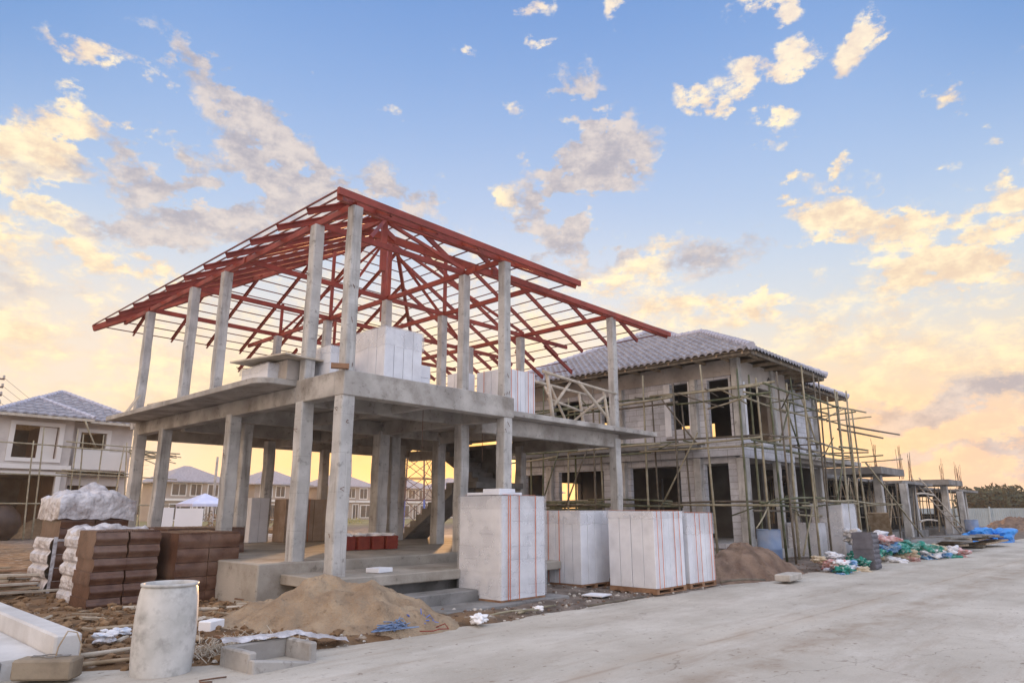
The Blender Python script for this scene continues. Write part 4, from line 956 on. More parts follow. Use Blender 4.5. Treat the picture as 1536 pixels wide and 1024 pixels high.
# dry stems by the drain box
g = MB(); r_ = random.Random(4)
for i in range(330):
    x, y = r_.gauss(-2.35,.33), r_.gauss(-1.62,.14); z_ = gh(x,y); a = r_.random()*6.28; L_ = r_.uniform(.05,.16)
    g.tube((x,y,z_+r_.uniform(0,.08)),(x+L_*math.cos(a),y+L_*math.sin(a),z_+r_.uniform(.0,.16)),.006,.003,4)
kind(g.build('dry_brush', M['timber_pale'], base=(-2.5,-1.8,0)),'stuff','grey dry brushwood heap behind the drain box','brushwood')
# pipes, planks
stick((-2.3,2.3,.13),(-1.5,1.9,.13),.035,'grey pipe end poking out left of the drum','timber_pale','pipe',None,'pipe')
stick((-1.75,1.65,.12),(-.6,1.05,.14),.035,'long pinkish pipe on the ground between drum and sand heap','timber_pale','pipe',None,'pipe')
stick((-3.6,-.9,.08),(-3.05,-.95,.10),.03,'short pale stick left of the drum foot','timber_pale')
stick((-3.75,-1.2,.06),(-3.0,-1.5,.08),.022,'thin brown stick lying before the drum','timber')
stick((1.3,-1.95,.06),(2.3,-2.1,.07),.018,'thin yellow cane lying below the tallest block pallet','bamboo_tan')
stick((1.9,-2.05,.06),(2.9,-1.95,.07),.018,'second thin yellow cane beside the tallest block pallet','bamboo_tan')
stick((3.3,-2.3,.05),(4.9,-2.35,.06),.02,'dark cane lying along the road verge','bamboo_old')
stick((7.8,-2.35,.1),(9.2,-2.7,.07),.025,'dark stick between the rightmost pallet and the soil heap','bamboo_old')
r_ = random.Random(21)
for i in range(26):                                   # plank pile at the left
    x = -3.1+r_.uniform(-.9,.5); y = 6.2+r_.uniform(-1.2,1.6); a = R(-12+r_.uniform(-18,18)); z_ = .1+.045*(i//3)
    tag(MB().obox((x,y,z_),r_.uniform(.8,1.3),r_.uniform(.04,.09),.016,a).build('plank', M[r_.choice(['timber','timber_pale','pallet'])], base=(x,y,z_)),'brown board in the untidy plank pile at the left edge','plank','boards of the untidy plank pile at the left edge')
tag(MB().obox((-4.1,3.9,.24),.32,.16,.012,R(20),R(5)).build('pale_board', M['white_board'], base=(-4.1,3.9,.2)),'pale flat board at the left edge beyond the channel slab','board')
r_ = random.Random(77)
for i in range(46):
    x = r_.uniform(-3.6,-.3); y = r_.uniform(-1.6,2.4)
    if y < edge(x)+.25 or math.hypot(x+3.14,y+1.88)<.5 or (x<-3.6): continue
    tag(MB().obox((x,y,gh(x,y)+.05),r_.uniform(.06,.26),r_.uniform(.012,.04),r_.uniform(.006,.014),r_.random()*3.1,R(r_.uniform(-12,12)),R(r_.uniform(-12,12))).build('wood_offcut', M[r_.choice(['timber','timber_pale','pallet','timber','white_board'])], base=(x,y,0)),'thin wood offcut among the clods behind the white drum','wood offcut','wood offcuts strewn behind the white drum')
# litter
def bag(x,y,z,s,m,label,group,seed,cat='plastic bag',name='plastic_bag'):
    return tag(MB().blob((x,y,z+s*.42),s*1.2,s*.9,s*.5,.9,seed,4,None,seed).build(name, M[m], smooth=True, base=(x,y,z)),label,cat,group)
M['bag_white'] = mat('white woven sack', (.62,.62,.66), (.82,.82,.85), 9, .6, .8, 14, (.30,.45,.65), .6, sscale=4, bdist=.03)
M['bag_green'] = mat('green printed sack', (.01,.17,.13), (.04,.30,.24), 7, .6, .8, 14, (.70,.72,.72), .9, sscale=8, bdist=.03)
M['bag_blue'] = mat('blue printed sack', (.04,.16,.42), (.16,.36,.60), 7, .6, .8, 14, (.75,.75,.78), .9, sscale=8, bdist=.03)
M['bag_pink'] = mat('pink printed sack', (.45,.14,.13), (.72,.55,.55), 7, .6, .8, 14, (.15,.40,.42), .9, sscale=8, bdist=.03)
M['bag_tan'] = mat('tan sack', (.45,.36,.25), (.58,.50,.38), 7, .8, .8, 14, bdist=.03)
bag(-1.9,-.05,.06,.12,'styro','crumpled white plastic scrap right of the drum',None,1)
t = MB().obox((-1.95,-.30,.14),.14,.09,.06,R(30)).build('foam_box', M['styro'], base=(-1.95,-.3,.08), bevel=.008); tag(t,'small white foam box just right of the drum','foam box')
bag(-3.15,-.3,.10,.11,'bag_white','grey white plastic rag on the clods left of the drum',None,2)
bag(-2.9,.1,.1,.08,'bag_white','tiny white rag behind the drum',None,3)
bag(.95,-2.18,.05,.12,'styro','torn white plastic bag at the right foot of the sand heap',None,4)
bag(2.35,-2.05,.05,.07,'styro','small white plastic ball below the tallest block pallet',None,5)
bag(2.1,-1.98,.05,.045,'styro','tiny white scrap left of the small plastic ball',None,6)
def tangle(cx,cy,s,m,label,seed,n=60):
    r = random.Random(seed); pts = []; p = Vector((cx,cy,gh(cx,cy)+.08))
    for i in range(n):
        p = Vector((cx+r.gauss(0,s),cy+r.gauss(0,s*.6),gh(cx,cy)+.05+abs(r.gauss(0,.06)))); pts.append(p)
    tag(MB().path(pts,.007,4).build('rope_tangle', M[m], base=(cx,cy,0)),label,'rope tangle')
tangle(-.35,-2.02,.13,'drum_blue','blue grey net tangle at the foot of the sand heap',1,90)
tangle(.12,-1.98,.10,'blue_steel','smaller blue net tangle right of the first one',2,70)
tag(MB().path([(-.12,-2.2,.06),(.05,-2.26,.05),(.12,-2.3,.07),(.3,-2.28,.05),(.32,-2.18,.10),(.22,-2.12,.06)],.007,5).build('rope_scrap', M['crate_red'], smooth=True, base=(0,-2.2,0)),'thin red cord beside the blue tangles','cord')
tag(MB().path([(-3.0,-2.72,.02),(-3.08,-2.66,.02),(-3.06,-2.58,.02),(-2.9,-2.6,.02),(-2.82,-2.62,.02)],.008,5).build('wire_hook', M['rebar'], smooth=True, base=(-3,-2.6,0)),'bent black wire on the road left of the drain box','wire')
r_ = random.Random(31)
for i in range(26):
    x = 12.7+r_.uniform(0,1.7); y = -2.85+r_.uniform(-.35,.35); z_ = gh(x,y)+(i%3)*.13
    bag(x,y,z_,r_.uniform(.13,.2),['bag_blue','bag_white','bag_pink','bag_white','bag_green','bag_blue','bag_tan'][i%7],'crumpled scrap sack in the nearer roadside pile, left of the dark tile stack','sacks in the nearer roadside pile',20+i)
bag(14.0,-3.25,gh(14,-3.25),.24,'bag_tan','tan sack at the right end of the nearer sack pile',None,40)
r_ = random.Random(5)
for i in range(34):
    x = 17.0+i*.16+r_.uniform(-.2,.2); y = -2.35-.035*i+r_.uniform(-.4,.3); lv = (i*7)%4
    bag(x,y,gh(x,y)+lv*.24*(1-i/40),.3,['bag_green','bag_white','bag_white','bag_green','bag_tan','bag_pink','bag_blue'][i%7],'white or green sack in the longer roadside pile, right of the dark tile stack','sacks in the longer roadside pile',50+i)
tile_stack(14.45,-3.45,.02,.55,.5,.92,7,'dark grey tile stack by the road between the two sack piles','blackp',1,None,7,.02)
M['slate'] = mat('dark grey tile', (.10,.10,.12),(.16,.16,.19),4,.6,.3,30)
for o in bpy.data.objects:
    if o.name.startswith('tile_') and o.data and o.data.materials and o.data.materials[0] == M['blackp']: o.data.materials[0] = M['slate']
# wrapped block pair before the tiled house
block_pallet(18.1,-1.6,.05,1.35,1.0,1.72,2,2,2,'big grey white wrapped block pallet under the scaffold of the tiled house',[],1.6,'wrapped blocks under the scaffold',False,seed=14)
block_pallet(17.2,-1.1,.05,.7,1.0,1.1,2,2,2,'smaller wrapped block pallet left of the big one under the scaffold',[],1.0,'wrapped blocks under the scaffold',False,seed=15)
def drum2(x,y,label):
    z_ = gh(x,y); t = thing('blue_drum',label,'drum',(x,y,z_))
    MB().lathe((x,y,z_),[(0,.01),(.31,0),(.33,.05),(.33,.4),(.345,.43),(.33,.46),(.33,.9),(.32,.93)],24).build('drum_body',M['drum_blue'],t,smooth=True)
    MB().lathe((x,y,z_),[(.32,.93),(.335,.94),(.335,.96),(.31,.96),(.30,.90),(.30,.1),(0,.1)],24).build('rim',M['drum_blue'],t,smooth=True)
drum2(13.7,-.95,'faded blue drum standing behind the brown soil heap')
# roadside material beyond: dark boards in low stacks
r_ = random.Random(9)
for i in range(18):
    x = 22.5+r_.uniform(0,9.5); y = -2.0-.08*(x-22)+r_.uniform(-.9,.5); n = r_.randint(0,5)
    tag(MB().obox((x,y,.1+n*.09),r_.uniform(.7,1.5),r_.uniform(.3,.5),.035,R(r_.uniform(-12,12)),R(r_.uniform(-4,4)),R(r_.uniform(-4,4))).build('plywood_board', M[r_.choice(['conc_dark','bamboo_old','timber','slate'])], base=(x,y,.1)),'dark board in the low roadside heap before the concrete shells','board','formwork panels in the low roadside heap')
tag(MB().obox((23.6,-1.2,.75),.9,.35,.02,R(10),0,R(52)).build('leaning_board', M['timber'], base=(23.6,-1.2,0)),'grey brown panel leaning up before the nearest concrete shell','panel')
# blue tarp, small drum far right
def lump(x,y,rx,ry,h,m,name,label,seed,cat):
    g = MB().blob((x,y,gh(x,y)+h*.3),rx,ry,h,.7,seed,4,None,0); tag(g.build(name,M[m],base=(x,y,0)),label,cat)
lump(37,-2.6,2.0,.9,.55,'tarp','blue_tarp','crumpled bright blue tarpaulin by the far right kerb',3,'tarpaulin')
lump(35.0,-2.2,.6,.4,.3,'tarp','blue_tarp','small blue tarpaulin fold left of the large one',5,'tarpaulin')
drum2(39.5,-1.4,'small grey blue drum behind the blue tarpaulin')
# inside debris near the stair and left yard
for i in range(14):
    x = 6.6+rng.uniform(0,2); y = 1.6+rng.uniform(0,1.6); z_ = .76+.05*i
    tag(MB().obox((x,y,z_),.55,.06,.02,R(rng.uniform(20,60))).build('plank', M[rng.choice(['timber','pallet','timber_pale'])], base=(x,y,z_)),'offcut board in the pile behind the tallest block pallet','plank','offcut boards piled behind the tallest block pallet')

# ================================================================== LEFT YARD AND BEYOND
t = thing('water_tank','dark round tank lying at the left edge in front of the roofed house','tank',(2.9,36.6-2,0))
MB().lathe((2.15,34.6-1.2,.90),[(.0,-.95),(.5,-.85),(.85,-.45),(.97,0),(.85,.45),(.5,.85),(.18,.93),(.0,.95)],24,1.02,1.02).build('tank_body',M['tank'],t,smooth=True)
MB().box(1.4,2.9,32.9,33.9,-.1,.04).build('tank_base',M['conc'],t)
def board(x0,y0,x1,y1,z0,z1,label):
    g = MB(); g.bar((x0,y0,z1),(x1,y1,z1),.04,z1-z0); tag(g.build('white_board',M['white_board'],base=(x0,y0,z0)),label,'board','white boards standing in the yard')
board(9.5,32.4,10.0,31.9,.1,1.7,'left narrow white board standing in the yard behind the tile stacks')
board(10.1,31.9,11.2,30.8,.1,1.66,'wide white board standing in the yard behind the tile stacks')
t = thing('canopy_tent','white and pale blue pop up canopy in the yard behind the house','canopy',(13.3,35.7,0))
c = Vector((13.3,35.7,2.35)); g = MB(); k = 1.25; z1,z2 = 1.95,2.62
g.add([(c.x-k,c.y-k,z1),(c.x+k,c.y-k,z1+.0),(c.x+k,c.y+k,z1),(c.x-k,c.y+k,z1),(c.x,c.y,z2)],[(0,1,4),(1,2,4),(2,3,4),(3,0,4)])
g.build('canopy',M['canvas'],t)
g = MB()
for (a,b),(d,e) in (((-k,-k),(k,-k)),((k,-k),(k,k)),((k,k),(-k,k)),((-k,k),(-k,-k))): g.add([(c.x+a,c.y+b,z1),(c.x+d,c.y+e,z1),(c.x+d,c.y+e,z1-.16),(c.x+a,c.y+b,z1-.16)],[(0,1,2,3)])
g.build('valance',M['canvas'],t)
for a,b in ((-1,-1),(1,-1),(1,1),(-1,1)): MB().tube((c.x+a*k*.97,c.y+b*k*.97,0),(c.x+a*k*.97,c.y+b*k*.97,z1-.01),.03,.03,6).build('leg',M['white_board'],t)
# bushes and debris in the middle yard
def shrub(x,y,rx,ry,h,n,leaf,label,seed,matn='leaf',group=None,name='shrub',trunk=.06,kindtag=None):
    r = random.Random(seed); z_ = 0
    t = thing(name,label,'shrub' if name=='shrub' else 'tree',(x,y,0),group)
    g = MB(); stems = []
    for k in range(7):
        a = r.random()*6.28; q = (x+rx*.6*math.cos(a)*r.random(),y+ry*.6*math.sin(a)*r.random(),h*r.uniform(.5,.85)); stems.append(q); g.tube((x+r.uniform(-.1,.1)*rx,y,0),q,trunk,trunk*.3,5)
    g.build('trunk',M['bark'],t)
    g = MB(); cl = [(x+rx*r.uniform(-.75,.75),y+ry*r.uniform(-.75,.75),h*r.uniform(.35,.85),r.uniform(.25,.5)) for _ in range(max(6,n//90))]
    for i in range(n):
        cx,cy,cz,s = cl[i%len(cl)]; v = Vector((r.gauss(0,1),r.gauss(0,1),r.gauss(0,1))).normalized()*r.random()**.4
        p = Vector((cx+v.x*rx*s,cy+v.y*ry*s,max(.05,cz+v.z*h*s*.6))); a = Vector((r.gauss(0,1),r.gauss(0,1),r.gauss(0,1))).normalized()*leaf; b = a.orthogonal().normalized()*leaf*.6
        g.add([p-a,p+b,p+a,p-b],[(0,1,2,3)])
    g.build('crown',M[matn],t)
    return t
shrub(17.5,38,2.4,1.8,1.5,1400,.09,'straggly brown green bush in the yard, seen right of the corner pillar',1,'clod',None)
shrub(14.2,33.6,1.4,1,.9,700,.08,'low scrub under the canopy in the yard',2,'clod',None)
shrub(21,34,2.6,1.6,1.1,1000,.08,'yellow green weeds near the lattice tower',3,'grass',None)
tag(MB().blob((12.6,26,.3),2.2,1.1,.45,.6,3,3).build('earth_pile',M['clod'],base=(12.6,26,0)),'low earth pile in the yard behind the tile stacks','earth pile')
for i,(x,y) in enumerate([(8.2,22),(9.5,23.5),(11.5,22),(13.5,24)]):
    tag(MB().blob((x,y,.25),.9,.6,.35,.7,30+i,2).build('debris_pile',M[['clod','timber','stone','clod'][i]],base=(x,y,0)),['brown debris pile behind the left pillars','timber coloured debris pile behind the left pillars','grey rubble pile in the middle of the yard','brown debris pile right of the grey rubble'][i],'debris pile','debris piles in the yard')
# utility poles and wires
def upole(x,y,h,label,arms=4):
    t = thing('utility_pole',label,'utility pole',(x,y,0),'utility poles'); MB().tube((x,y,0),(x,y,h),.16,.10,8).build('pole_shaft',M['conc'],t)
    for k in range(arms):
        z_ = h-.3-k*.55; MB().box(x-.5,x+.5,y-.05,y+.05,z_-.05,z_+.05).build('crossarm',M['rust_steel'],t)
        for s in (-1,1): MB().lathe((x+s*.45,y,z_+.05),[(.05,0),(.09,.05),(.05,.1),(.09,.15),(.03,.22)],8).build('insulator',M['conc'],t)
upole(20.3,50.2,6.05,'slim utility pole rising between the first two far houses',0)
upole(3.15,46.4,10.4,'taller utility pole at the left picture edge, carrying the wires')
for k in range(4):
    z_ = 10.2-k*.55; pts = [(3.6+26*s, 46.4+46*s, z_-1.6*math.sin(math.pi*s)-1.5*s) for s in [i/14 for i in range(15)]]
    tag(MB().path(pts,.014,4).build('power_line',M['rust_steel'],base=pts[0]),['topmost','second','third','lowest'][k]+' power line running right from the pole at the left edge','power line','power lines')
# lattice tower
t = thing('lattice_tower','steel lattice tower with blue lower legs seen through the ground floor of the house','tower',(32,37.6,0))
tx, ty = 32.05, 37.65; hb, ht, zt_ = 1.55, 1.05, 9.6
cor = [(-1,-1),(1,-1),(1,1),(-1,1)]; rr = R(30)
def cpt(i,z_): s = hb+(ht-hb)*z_/zt_; a,b = cor[i%4]; return (tx+s*(a*math.cos(rr)-b*math.sin(rr)),ty+s*(a*math.sin(rr)+b*math.cos(rr)),z_)
for i in range(4):
    MB().tube(cpt(i,0),cpt(i,2.4),.10,.09,6).build('leg_base',M['blue_steel'],t); MB().tube(cpt(i,2.4),cpt(i,zt_),.08,.06,6).build('leg',M['rust_steel'],t)
lv = [0,2.4,4.2,6.0,7.8,9.6]
for a,b in zip(lv,lv[1:]):
    for i in range(4):
        MB().tube(cpt(i,b),cpt(i+1,b),.045,.045,5).build('girt',M['rust_steel'],t)
        for p,q in ((cpt(i,a),cpt(i+1,b)),(cpt(i+1,a),cpt(i,b))): MB().tube(p,q,.03,.03,5).build('brace',M['rust_steel'],t)
# fence at the far right with tree belt behind
t = thing('metal_fence','long pale blue grey corrugated metal fence at the far right','fence',(74,0,0))
g = MB(); n = 420
for i in range(n+1):
    y = 12-36*i/n; x = 74+.10*(12-y)*0+.05*(i%2); g.v += [(x,y,0),(x,y,1.75)]
g.f = [(2*i,2*i+2,2*i+3,2*i+1) for i in range(n)]
g.build('panel',M['fence'],t)
for i in range(13): MB().box(73.8,73.95,12-i*3-.06,12-i*3+.06,0,1.9).build('post',M['fence'],t)
for i,(x,y,rx,h) in enumerate([(104,7.5,5,4.6),(103,2,5,3.3),(107,-2,6,3.3),(112,-8,7,3.7),(118,-14,7,3.9),(124,-24,7,3.8)]):
    shrub(x,y,rx,rx*.7,h,5000,.34,['tall dark tree behind the metal fence, nearest the shells','second dark tree behind the metal fence','low tree in the middle of the belt behind the fence','tree right of the middle in the belt behind the fence','dark tree at the right picture edge behind the fence','last tree of the belt beyond the right edge','small tree half hidden behind the farthest shell'][i],60+i,'leaf_far','trees behind the metal fence','tree',.18)
far = []
for i,(x,y,s) in enumerate([(230,110,18),(140,150,22),(60,150,20),(100,180,26),(20,160,20),(240,-60,20)]):
    shrub(x,y,s,s*.4,5.0,4000,.8,['hazy distant grove beyond the concrete shells','hazy distant grove beyond the last far houses','hazy distant grove behind the first far houses','hazy distant grove on the middle horizon','hazy distant grove behind the roofed house','hazy distant grove on the right horizon'][i],80+i,'leaf_far','distant groves on the horizon','tree',.3)

# ================================================================== SKY, LIGHT, CAMERA
w = bpy.data.worlds.new('World'); scene.world = w; nt = nodes(w) if False else None
w.use_nodes = True; nt = w.node_tree; nt.nodes.clear(); N, L = nt.nodes, nt.links
out = N.new('ShaderNodeOutputWorld'); bg = N.new('ShaderNodeBackground'); L.new(bg.outputs[0], out.inputs[0])
SUN_AZ = HEAD - R(2.7); SUN_EL = R(4.8)
def math_(op, a, b=None, c=None, clamp=False):
    n = N.new('ShaderNodeMath'); n.operation = op; n.use_clamp = clamp
    for i, v in enumerate((a,b,c)):
        if v is None: continue
        if isinstance(v,(int,float)): n.inputs[i].default_value = v
        else: L.new(v, n.inputs[i])
    return n.outputs[0]
def mr(v, a, b, c=0, d=1, sm=True):
    n = N.new('ShaderNodeMapRange'); n.interpolation_type = 'SMOOTHSTEP' if sm else 'LINEAR'
    L.new(v, n.inputs[0]); n.inputs[1].default_value, n.inputs[2].default_value, n.inputs[3].default_value, n.inputs[4].default_value = a,b,c,d; return n.outputs[0]
def mix(a, b, f):
    x = N.new('ShaderNodeMix'); x.data_type = 'RGBA'
    for i, v in ((6,a),(7,b)):
        if isinstance(v, tuple): x.inputs[i].default_value = (*v,1)
        else: L.new(v, x.inputs[i])
    if isinstance(f,(int,float)): x.inputs[0].default_value = f
    else: L.new(f, x.inputs[0])
    return x.outputs[2]
tc = N.new('ShaderNodeTexCoord'); rotn = N.new('ShaderNodeVectorRotate'); rotn.rotation_type = 'Z_AXIS'; rotn.inputs['Angle'].default_value = HEAD
L.new(tc.outputs['Generated'], rotn.inputs[0]); D = rotn.outputs[0]        # +y is now the camera heading
sx = N.new('ShaderNodeSeparateXYZ'); L.new(D, sx.inputs[0]); X, Y, Z = sx.outputs
el = math_('MULTIPLY', math_('ARCSINE', Z), 57.2958); az = math_('MULTIPLY', math_('ARCTAN2', X, Y), 57.2958)
AE = N.new('ShaderNodeCombineXYZ'); L.new(az, AE.inputs[0]); L.new(el, AE.inputs[1])
# slight wobble of the sky coordinates so cloud masses get ragged outlines
proj = N.new('ShaderNodeCombineXYZ'); den = math_('ADD', math_('MAXIMUM', Z, 0), .22)
L.new(math_('DIVIDE', X, den), proj.inputs[0]); L.new(math_('DIVIDE', Y, den), proj.inputs[1])
def fbm(scale, detail, rough, off=(0,0,0), src=None):
    mp = N.new('ShaderNodeMapping'); mp.inputs['Location'].default_value = off; L.new(src or proj.outputs[0], mp.inputs[0])
    n = N.new('ShaderNodeTexNoise'); n.inputs['Scale'].default_value = scale; n.inputs['Detail'].default_value = detail; n.inputs['Roughness'].default_value = rough
    L.new(mp.outputs[0], n.inputs[0]); return n
ang = N.new('ShaderNodeVectorMath'); ang.operation = 'MULTIPLY'; L.new(AE.outputs[0], ang.inputs[0]); ang.inputs[1].default_value = (.075,.125,1)
wob = fbm(1.3, 12, .62, (3,1,0), ang.outputs[0]); sub = N.new('ShaderNodeVectorMath'); sub.operation = 'SUBTRACT'; L.new(wob.outputs['Color'], sub.inputs[0]); sub.inputs[1].default_value = (.5,.5,.5)
scl = N.new('ShaderNodeVectorMath'); scl.operation = 'SCALE'; scl.inputs['Scale'].default_value = 11; L.new(sub.outputs[0], scl.inputs[0])
add = N.new('ShaderNodeVectorMath'); add.operation = 'ADD'; L.new(AE.outputs[0], add.inputs[0]); L.new(scl.outputs[0], add.inputs[1]); AW = add.outputs[0]
def p2a(px, py):                                                            # picture direction -> (azimuth, elevation), sky at infinity
    a = (px-768)/1024; v = (512-py)/1024; cp, sp_ = math.cos(PITCH), math.sin(PITCH)
    x, y, z = a, cp-v*sp_, sp_+v*cp; l = math.sqrt(x*x+y*y+z*z); return math.degrees(math.atan2(x,y)), math.degrees(math.asin(z/l))
def blobs(items, src):
    tot = None
    for px,py,rx,ry,rot,wt in items:
        a, e = p2a(px,py); k = 1/18.0
        mp = N.new('ShaderNodeMapping'); mp.vector_type = 'TEXTURE'; mp.inputs['Location'].default_value = (a,e,0); mp.inputs['Rotation'].default_value = (0,0,R(rot)); mp.inputs['Scale'].default_value = (rx*k*1.0,ry*k,1)
        L.new(src, mp.inputs[0]); ln = N.new('ShaderNodeVectorMath'); ln.operation = 'LENGTH'; L.new(mp.outputs[0], ln.inputs[0])
        v = mr(ln.outputs['Value'], .15, 1.45, wt*.95, 0)
        tot = v if tot is None else math_('MAXIMUM', tot, v)
    return tot
# clear-sky colour by elevation
cr = N.new('ShaderNodeValToRGB'); L.new(mr(el, -10, 60, 0, 1, False), cr.inputs[0]); e_ = cr.color_ramp; e_.interpolation = 'B_SPLINE'
stops = [(-10,(.40,.33,.27)),(-1,(.85,.50,.32)),(1.5,(1.05,.58,.30)),(5,(1.02,.66,.36)),(10,(.90,.74,.54)),(16,(.66,.73,.80)),(24,(.43,.58,.83)),(35,(.22,.39,.74)),(46,(.12,.27,.62)),(60,(.10,.22,.55))]
while len(e_.elements) < len(stops): e_.elements.new(.5)
for el_, (d_, c_) in zip(e_.elements, stops): el_.position = (d_+10)/70; el_.color = (*c_,1)
sky = cr.outputs[0]
# horizon turns pinker to the right, paler to the left; corners deepen
low = mr(el, 14, 2)
sky = mix(sky, (.86,.60,.50), math_('MULTIPLY', mr(az, 18, 36), math_('MULTIPLY', low, .7)))
sky = mix(sky, (.90,.78,.68), math_('MULTIPLY', mr(az, -12, -32), math_('MULTIPLY', mr(el, 24, 4), .85)))
sky = mix(sky, (.10,.26,.60), math_('MULTIPLY', mr(math_('ABSOLUTE', az), 26, 48), math_('MULTIPLY', mr(el, 20, 36), .7)))
# physical sky mixed in for its tint
ns = N.new('ShaderNodeTexSky'); ns.sky_type = 'NISHITA'; ns.sun_disc = False; ns.sun_elevation = SUN_EL; ns.sun_rotation = SUN_AZ; ns.air_density = 1.2; ns.dust_density = 2
nsx = N.new('ShaderNodeVectorMath'); nsx.operation = 'SCALE'; nsx.inputs['Scale'].default_value = .10; L.new(ns.outputs[0], nsx.inputs[0])
sky = mix(sky, nsx.outputs[0], .12)
# clouds
n_big = fbm(1.5, 12, .64, (0,0,0), ang.outputs[0]).outputs[0]; n_fine = fbm(5.0, 14, .68, (5,2,0), ang.outputs[0]).outputs[0]; n_lit = fbm(1.5, 8, .6, (-.02,-.16,0), ang.outputs[0]).outputs[0]
n_puff = fbm(1.9, 10, .6, (9,4,0), ang.outputs[0]).outputs[0]
GREY = [(390,205,190,48,-30,1.3),(480,285,230,80,-12,1.2),(310,320,230,60,0,1.05),(885,255,120,115,40,1.35),(860,345,130,60,0,1.0),(640,300,120,40,0,.7),(1090,385,120,45,8,.75),(1400,612,120,22,0,.95),(1510,590,90,32,0,.95),(1430,682,170,12,0,.7),(1300,605,60,14,0,.6),(60,450,150,35,0,.45)]
CREAM = [(150,118,75,28,-20,.85),(215,140,55,30,-25,.8),(110,175,50,40,-60,.75),(60,225,120,45,10,1.05),(215,222,70,22,0,.75),(90,300,140,40,-8,.9),(240,330,180,45,-5,.85),(300,250,110,50,-20,.62),(170,390,220,40,0,.8),(60,380,130,50,0,.8),
         (450,310,120,45,-10,.7),(390,190,80,18,-25,.6),(770,285,35,29,0,0.87),(795,240,32,12,0,0.72),(815,350,85,22,-8,1.05),(930,400,150,60,0,.75),(880,400,90,30,0,.8),(1060,145,81,21,-14,0.92),(1140,150,60,35,-30,0.97),(1172,100,45,21,15,0.84),(1288,60,47,40,35,0.97),(1340,62,32,13,30,0.67),(1155,16,62,35,-15,0.92),(932,14,40,18,45,0.77),(805,12,45,21,0,0.72),(690,34,27,12,0,0.62),(715,70,32,12,-25,0.62),(812,80,27,10,0,0.62),(1290,30,16,16,0,.3),(1425,165,57,21,25,0.67),(1470,190,32,13,10,0.57),
         (1250,320,95,42,-5,.95),(1370,310,45,80,75,.85),(1365,345,80,60,0,.9),(1250,370,80,30,0,.9),(1150,440,120,45,18,1.0),(1050,470,90,28,0,.8),(1500,280,90,30,28,.9),(1515,225,45,24,30,.85),(1460,370,120,50,20,.95),(1420,440,150,40,10,.8),(1250,258,20,12,0,0.72),(1172,285,22,9,-10,0.67),(1330,430,200,50,0,.7),(1000,480,300,40,0,.55),(700,420,300,70,0,.55)]
bc = blobs(CREAM, AW); bgy = blobs(GREY, AW)
veil = math_('MULTIPLY', mr(el, 27, 11), .52)
puffs = math_('MULTIPLY', mr(n_puff, .58, .72), math_('MULTIPLY', mr(el, 44, 30), .5))
fld = math_('MAXIMUM', math_('MAXIMUM', bc, bgy), math_('MAXIMUM', veil, puffs))
dn = math_('ADD', fld, math_('ADD', math_('MULTIPLY', math_('SUBTRACT', n_big, .5), 1.5), math_('MULTIPLY', math_('SUBTRACT', n_fine, .5), 1.15)))
alpha = mr(dn, .26, .74); thick = mr(dn, .55, 1.15)
lit = mr(math_('ADD', math_('SUBTRACT', n_lit, n_big), math_('MULTIPLY', math_('SUBTRACT', n_fine, .5), 1.6)), -.28, .26)
cream = mix((.80,.60,.42), (1.06,.88,.56), lit)
cream = mix(cream, (.92,.62,.38), math_('MULTIPLY', low, .6))
cream = mix(cream, (.86,.80,.80), math_('MULTIPLY', mr(el, 26, 38), .35))
grey = mix((.37,.36,.42), (.68,.60,.57), lit)
gf = math_('MULTIPLY', mr(bgy, .08, .5), .9)
ccol = mix(cream, grey, gf)
sky = mix(sky, ccol, math_('MULTIPLY', alpha, .88))
# glow round the low sun
sa, se = p2a(722,668)
dist = N.new('ShaderNodeVectorMath'); dist.operation = 'DISTANCE'; dist.inputs[1].default_value = (sa,se,0)
# the glow spreads along the horizon: squeeze azimuth differences
mpg = N.new('ShaderNodeMapping'); mpg.inputs['Location'].default_value = (sa*.45-3.2,0,0); mpg.inputs['Scale'].default_value = (.55,1,1); L.new(AE.outputs[0], mpg.inputs[0]); L.new(mpg.outputs[0], dist.inputs[0])
gl = mr(dist.outputs['Value'], 0, 13, 1, 0); gl2 = mr(dist.outputs['Value'], 0, 3.2, 1, 0)
warm = mix((1.0,.50,.12), (1.0,.62,.22), .5)
sky = mix(sky, (1.35,.70,.17), math_('MULTIPLY', mr(dist.outputs['Value'], 3, 19, 1, 0), math_('MULTIPLY', mr(el, 12, 5), .92)))
sky = mix(sky, (7.0,4.2,1.5), math_('MULTIPLY', gl2, .9))
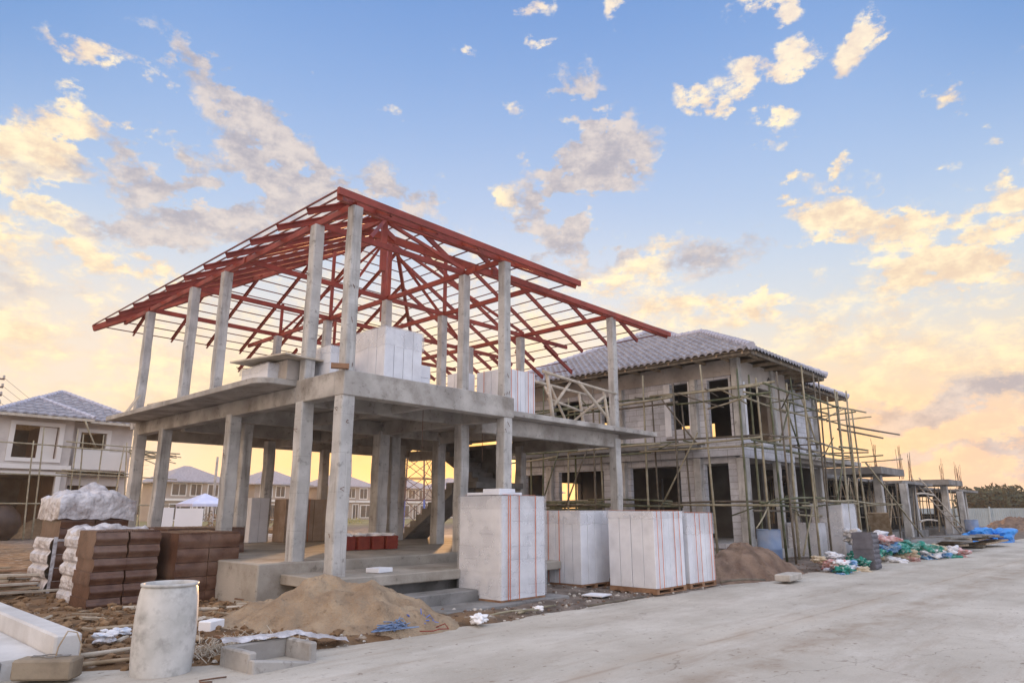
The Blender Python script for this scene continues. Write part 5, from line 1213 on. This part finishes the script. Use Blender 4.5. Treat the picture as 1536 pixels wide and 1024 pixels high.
# unseen sky behind and overhead, brightened as added fill light; warm left, bluish right
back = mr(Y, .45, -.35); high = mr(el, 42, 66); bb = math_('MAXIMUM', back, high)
fill_sky = mix((1.28,1.21,1.15), (1.12,1.17,1.36), mr(el, 5, 50))
fill_sky = mix(fill_sky, (2.1,1.4,.85), math_('MULTIPLY', mr(X, .1, -.8), math_('MULTIPLY', mr(el, 60, 20), .75)))
fill_sky = mix(fill_sky, (1.02,1.10,1.36), math_('MULTIPLY', mr(X, -.15, .6), .85))
fill_sky = mix(fill_sky, (.45,.38,.32), mr(el, -.5, -4))
sky = mix(sky, fill_sky, bb)
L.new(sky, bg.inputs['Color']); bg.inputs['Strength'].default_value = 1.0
w.cycles.sampling_method = 'MANUAL'; w.cycles.sample_map_resolution = 512

sun = bpy.data.lights.new('sun','SUN'); sun.energy = 4.6; sun.angle = R(1.2); sun.color = (1.0,.55,.24)
so = bpy.data.objects.new('sun', sun); COL.objects.link(so)
dv = Vector((math.sin(SUN_AZ)*math.cos(SUN_EL), math.cos(SUN_AZ)*math.cos(SUN_EL), math.sin(SUN_EL)))
so.rotation_euler = dv.to_track_quat('Z','Y').to_euler()

HAZE = True
if HAZE:
    hz = MB().box(-60,330,-60,330,-1.3,14).build('haze', M['white_board'])
    hm = bpy.data.materials.new('haze air'); ht = nodes(hm); ho = ht.nodes.new('ShaderNodeOutputMaterial'); hv = ht.nodes.new('ShaderNodeVolumePrincipled')
    hv.inputs['Density'].default_value = .0009; hv.inputs['Color'].default_value = (1.0,.93,.85,1); hv.inputs['Anisotropy'].default_value = .5
    ht.links.new(hv.outputs[0], ho.inputs['Volume']); hz.data.materials.clear(); hz.data.materials.append(hm)
    kind(hz,'stuff','thin warm evening haze over the whole site','haze')
cam = bpy.data.cameras.new('camera'); cam.lens = 24; cam.sensor_width = 36; cam.clip_end = 3000
co = bpy.data.objects.new('camera', cam); COL.objects.link(co); co.location = CAM; co.rotation_euler = (math.pi/2+PITCH,0,-HEAD)
scene.camera = co
scene.view_settings.view_transform = 'Standard'; scene.view_settings.look = 'None'; scene.view_settings.exposure = .2; scene.view_settings.gamma = 1
scene.cycles.use_denoising = True; scene.cycles.max_bounces = 6; scene.cycles.diffuse_bounces = 3; scene.cycles.transparent_max_bounces = 8
for o in bpy.data.objects:
    if '_b' in o: del o['_b']
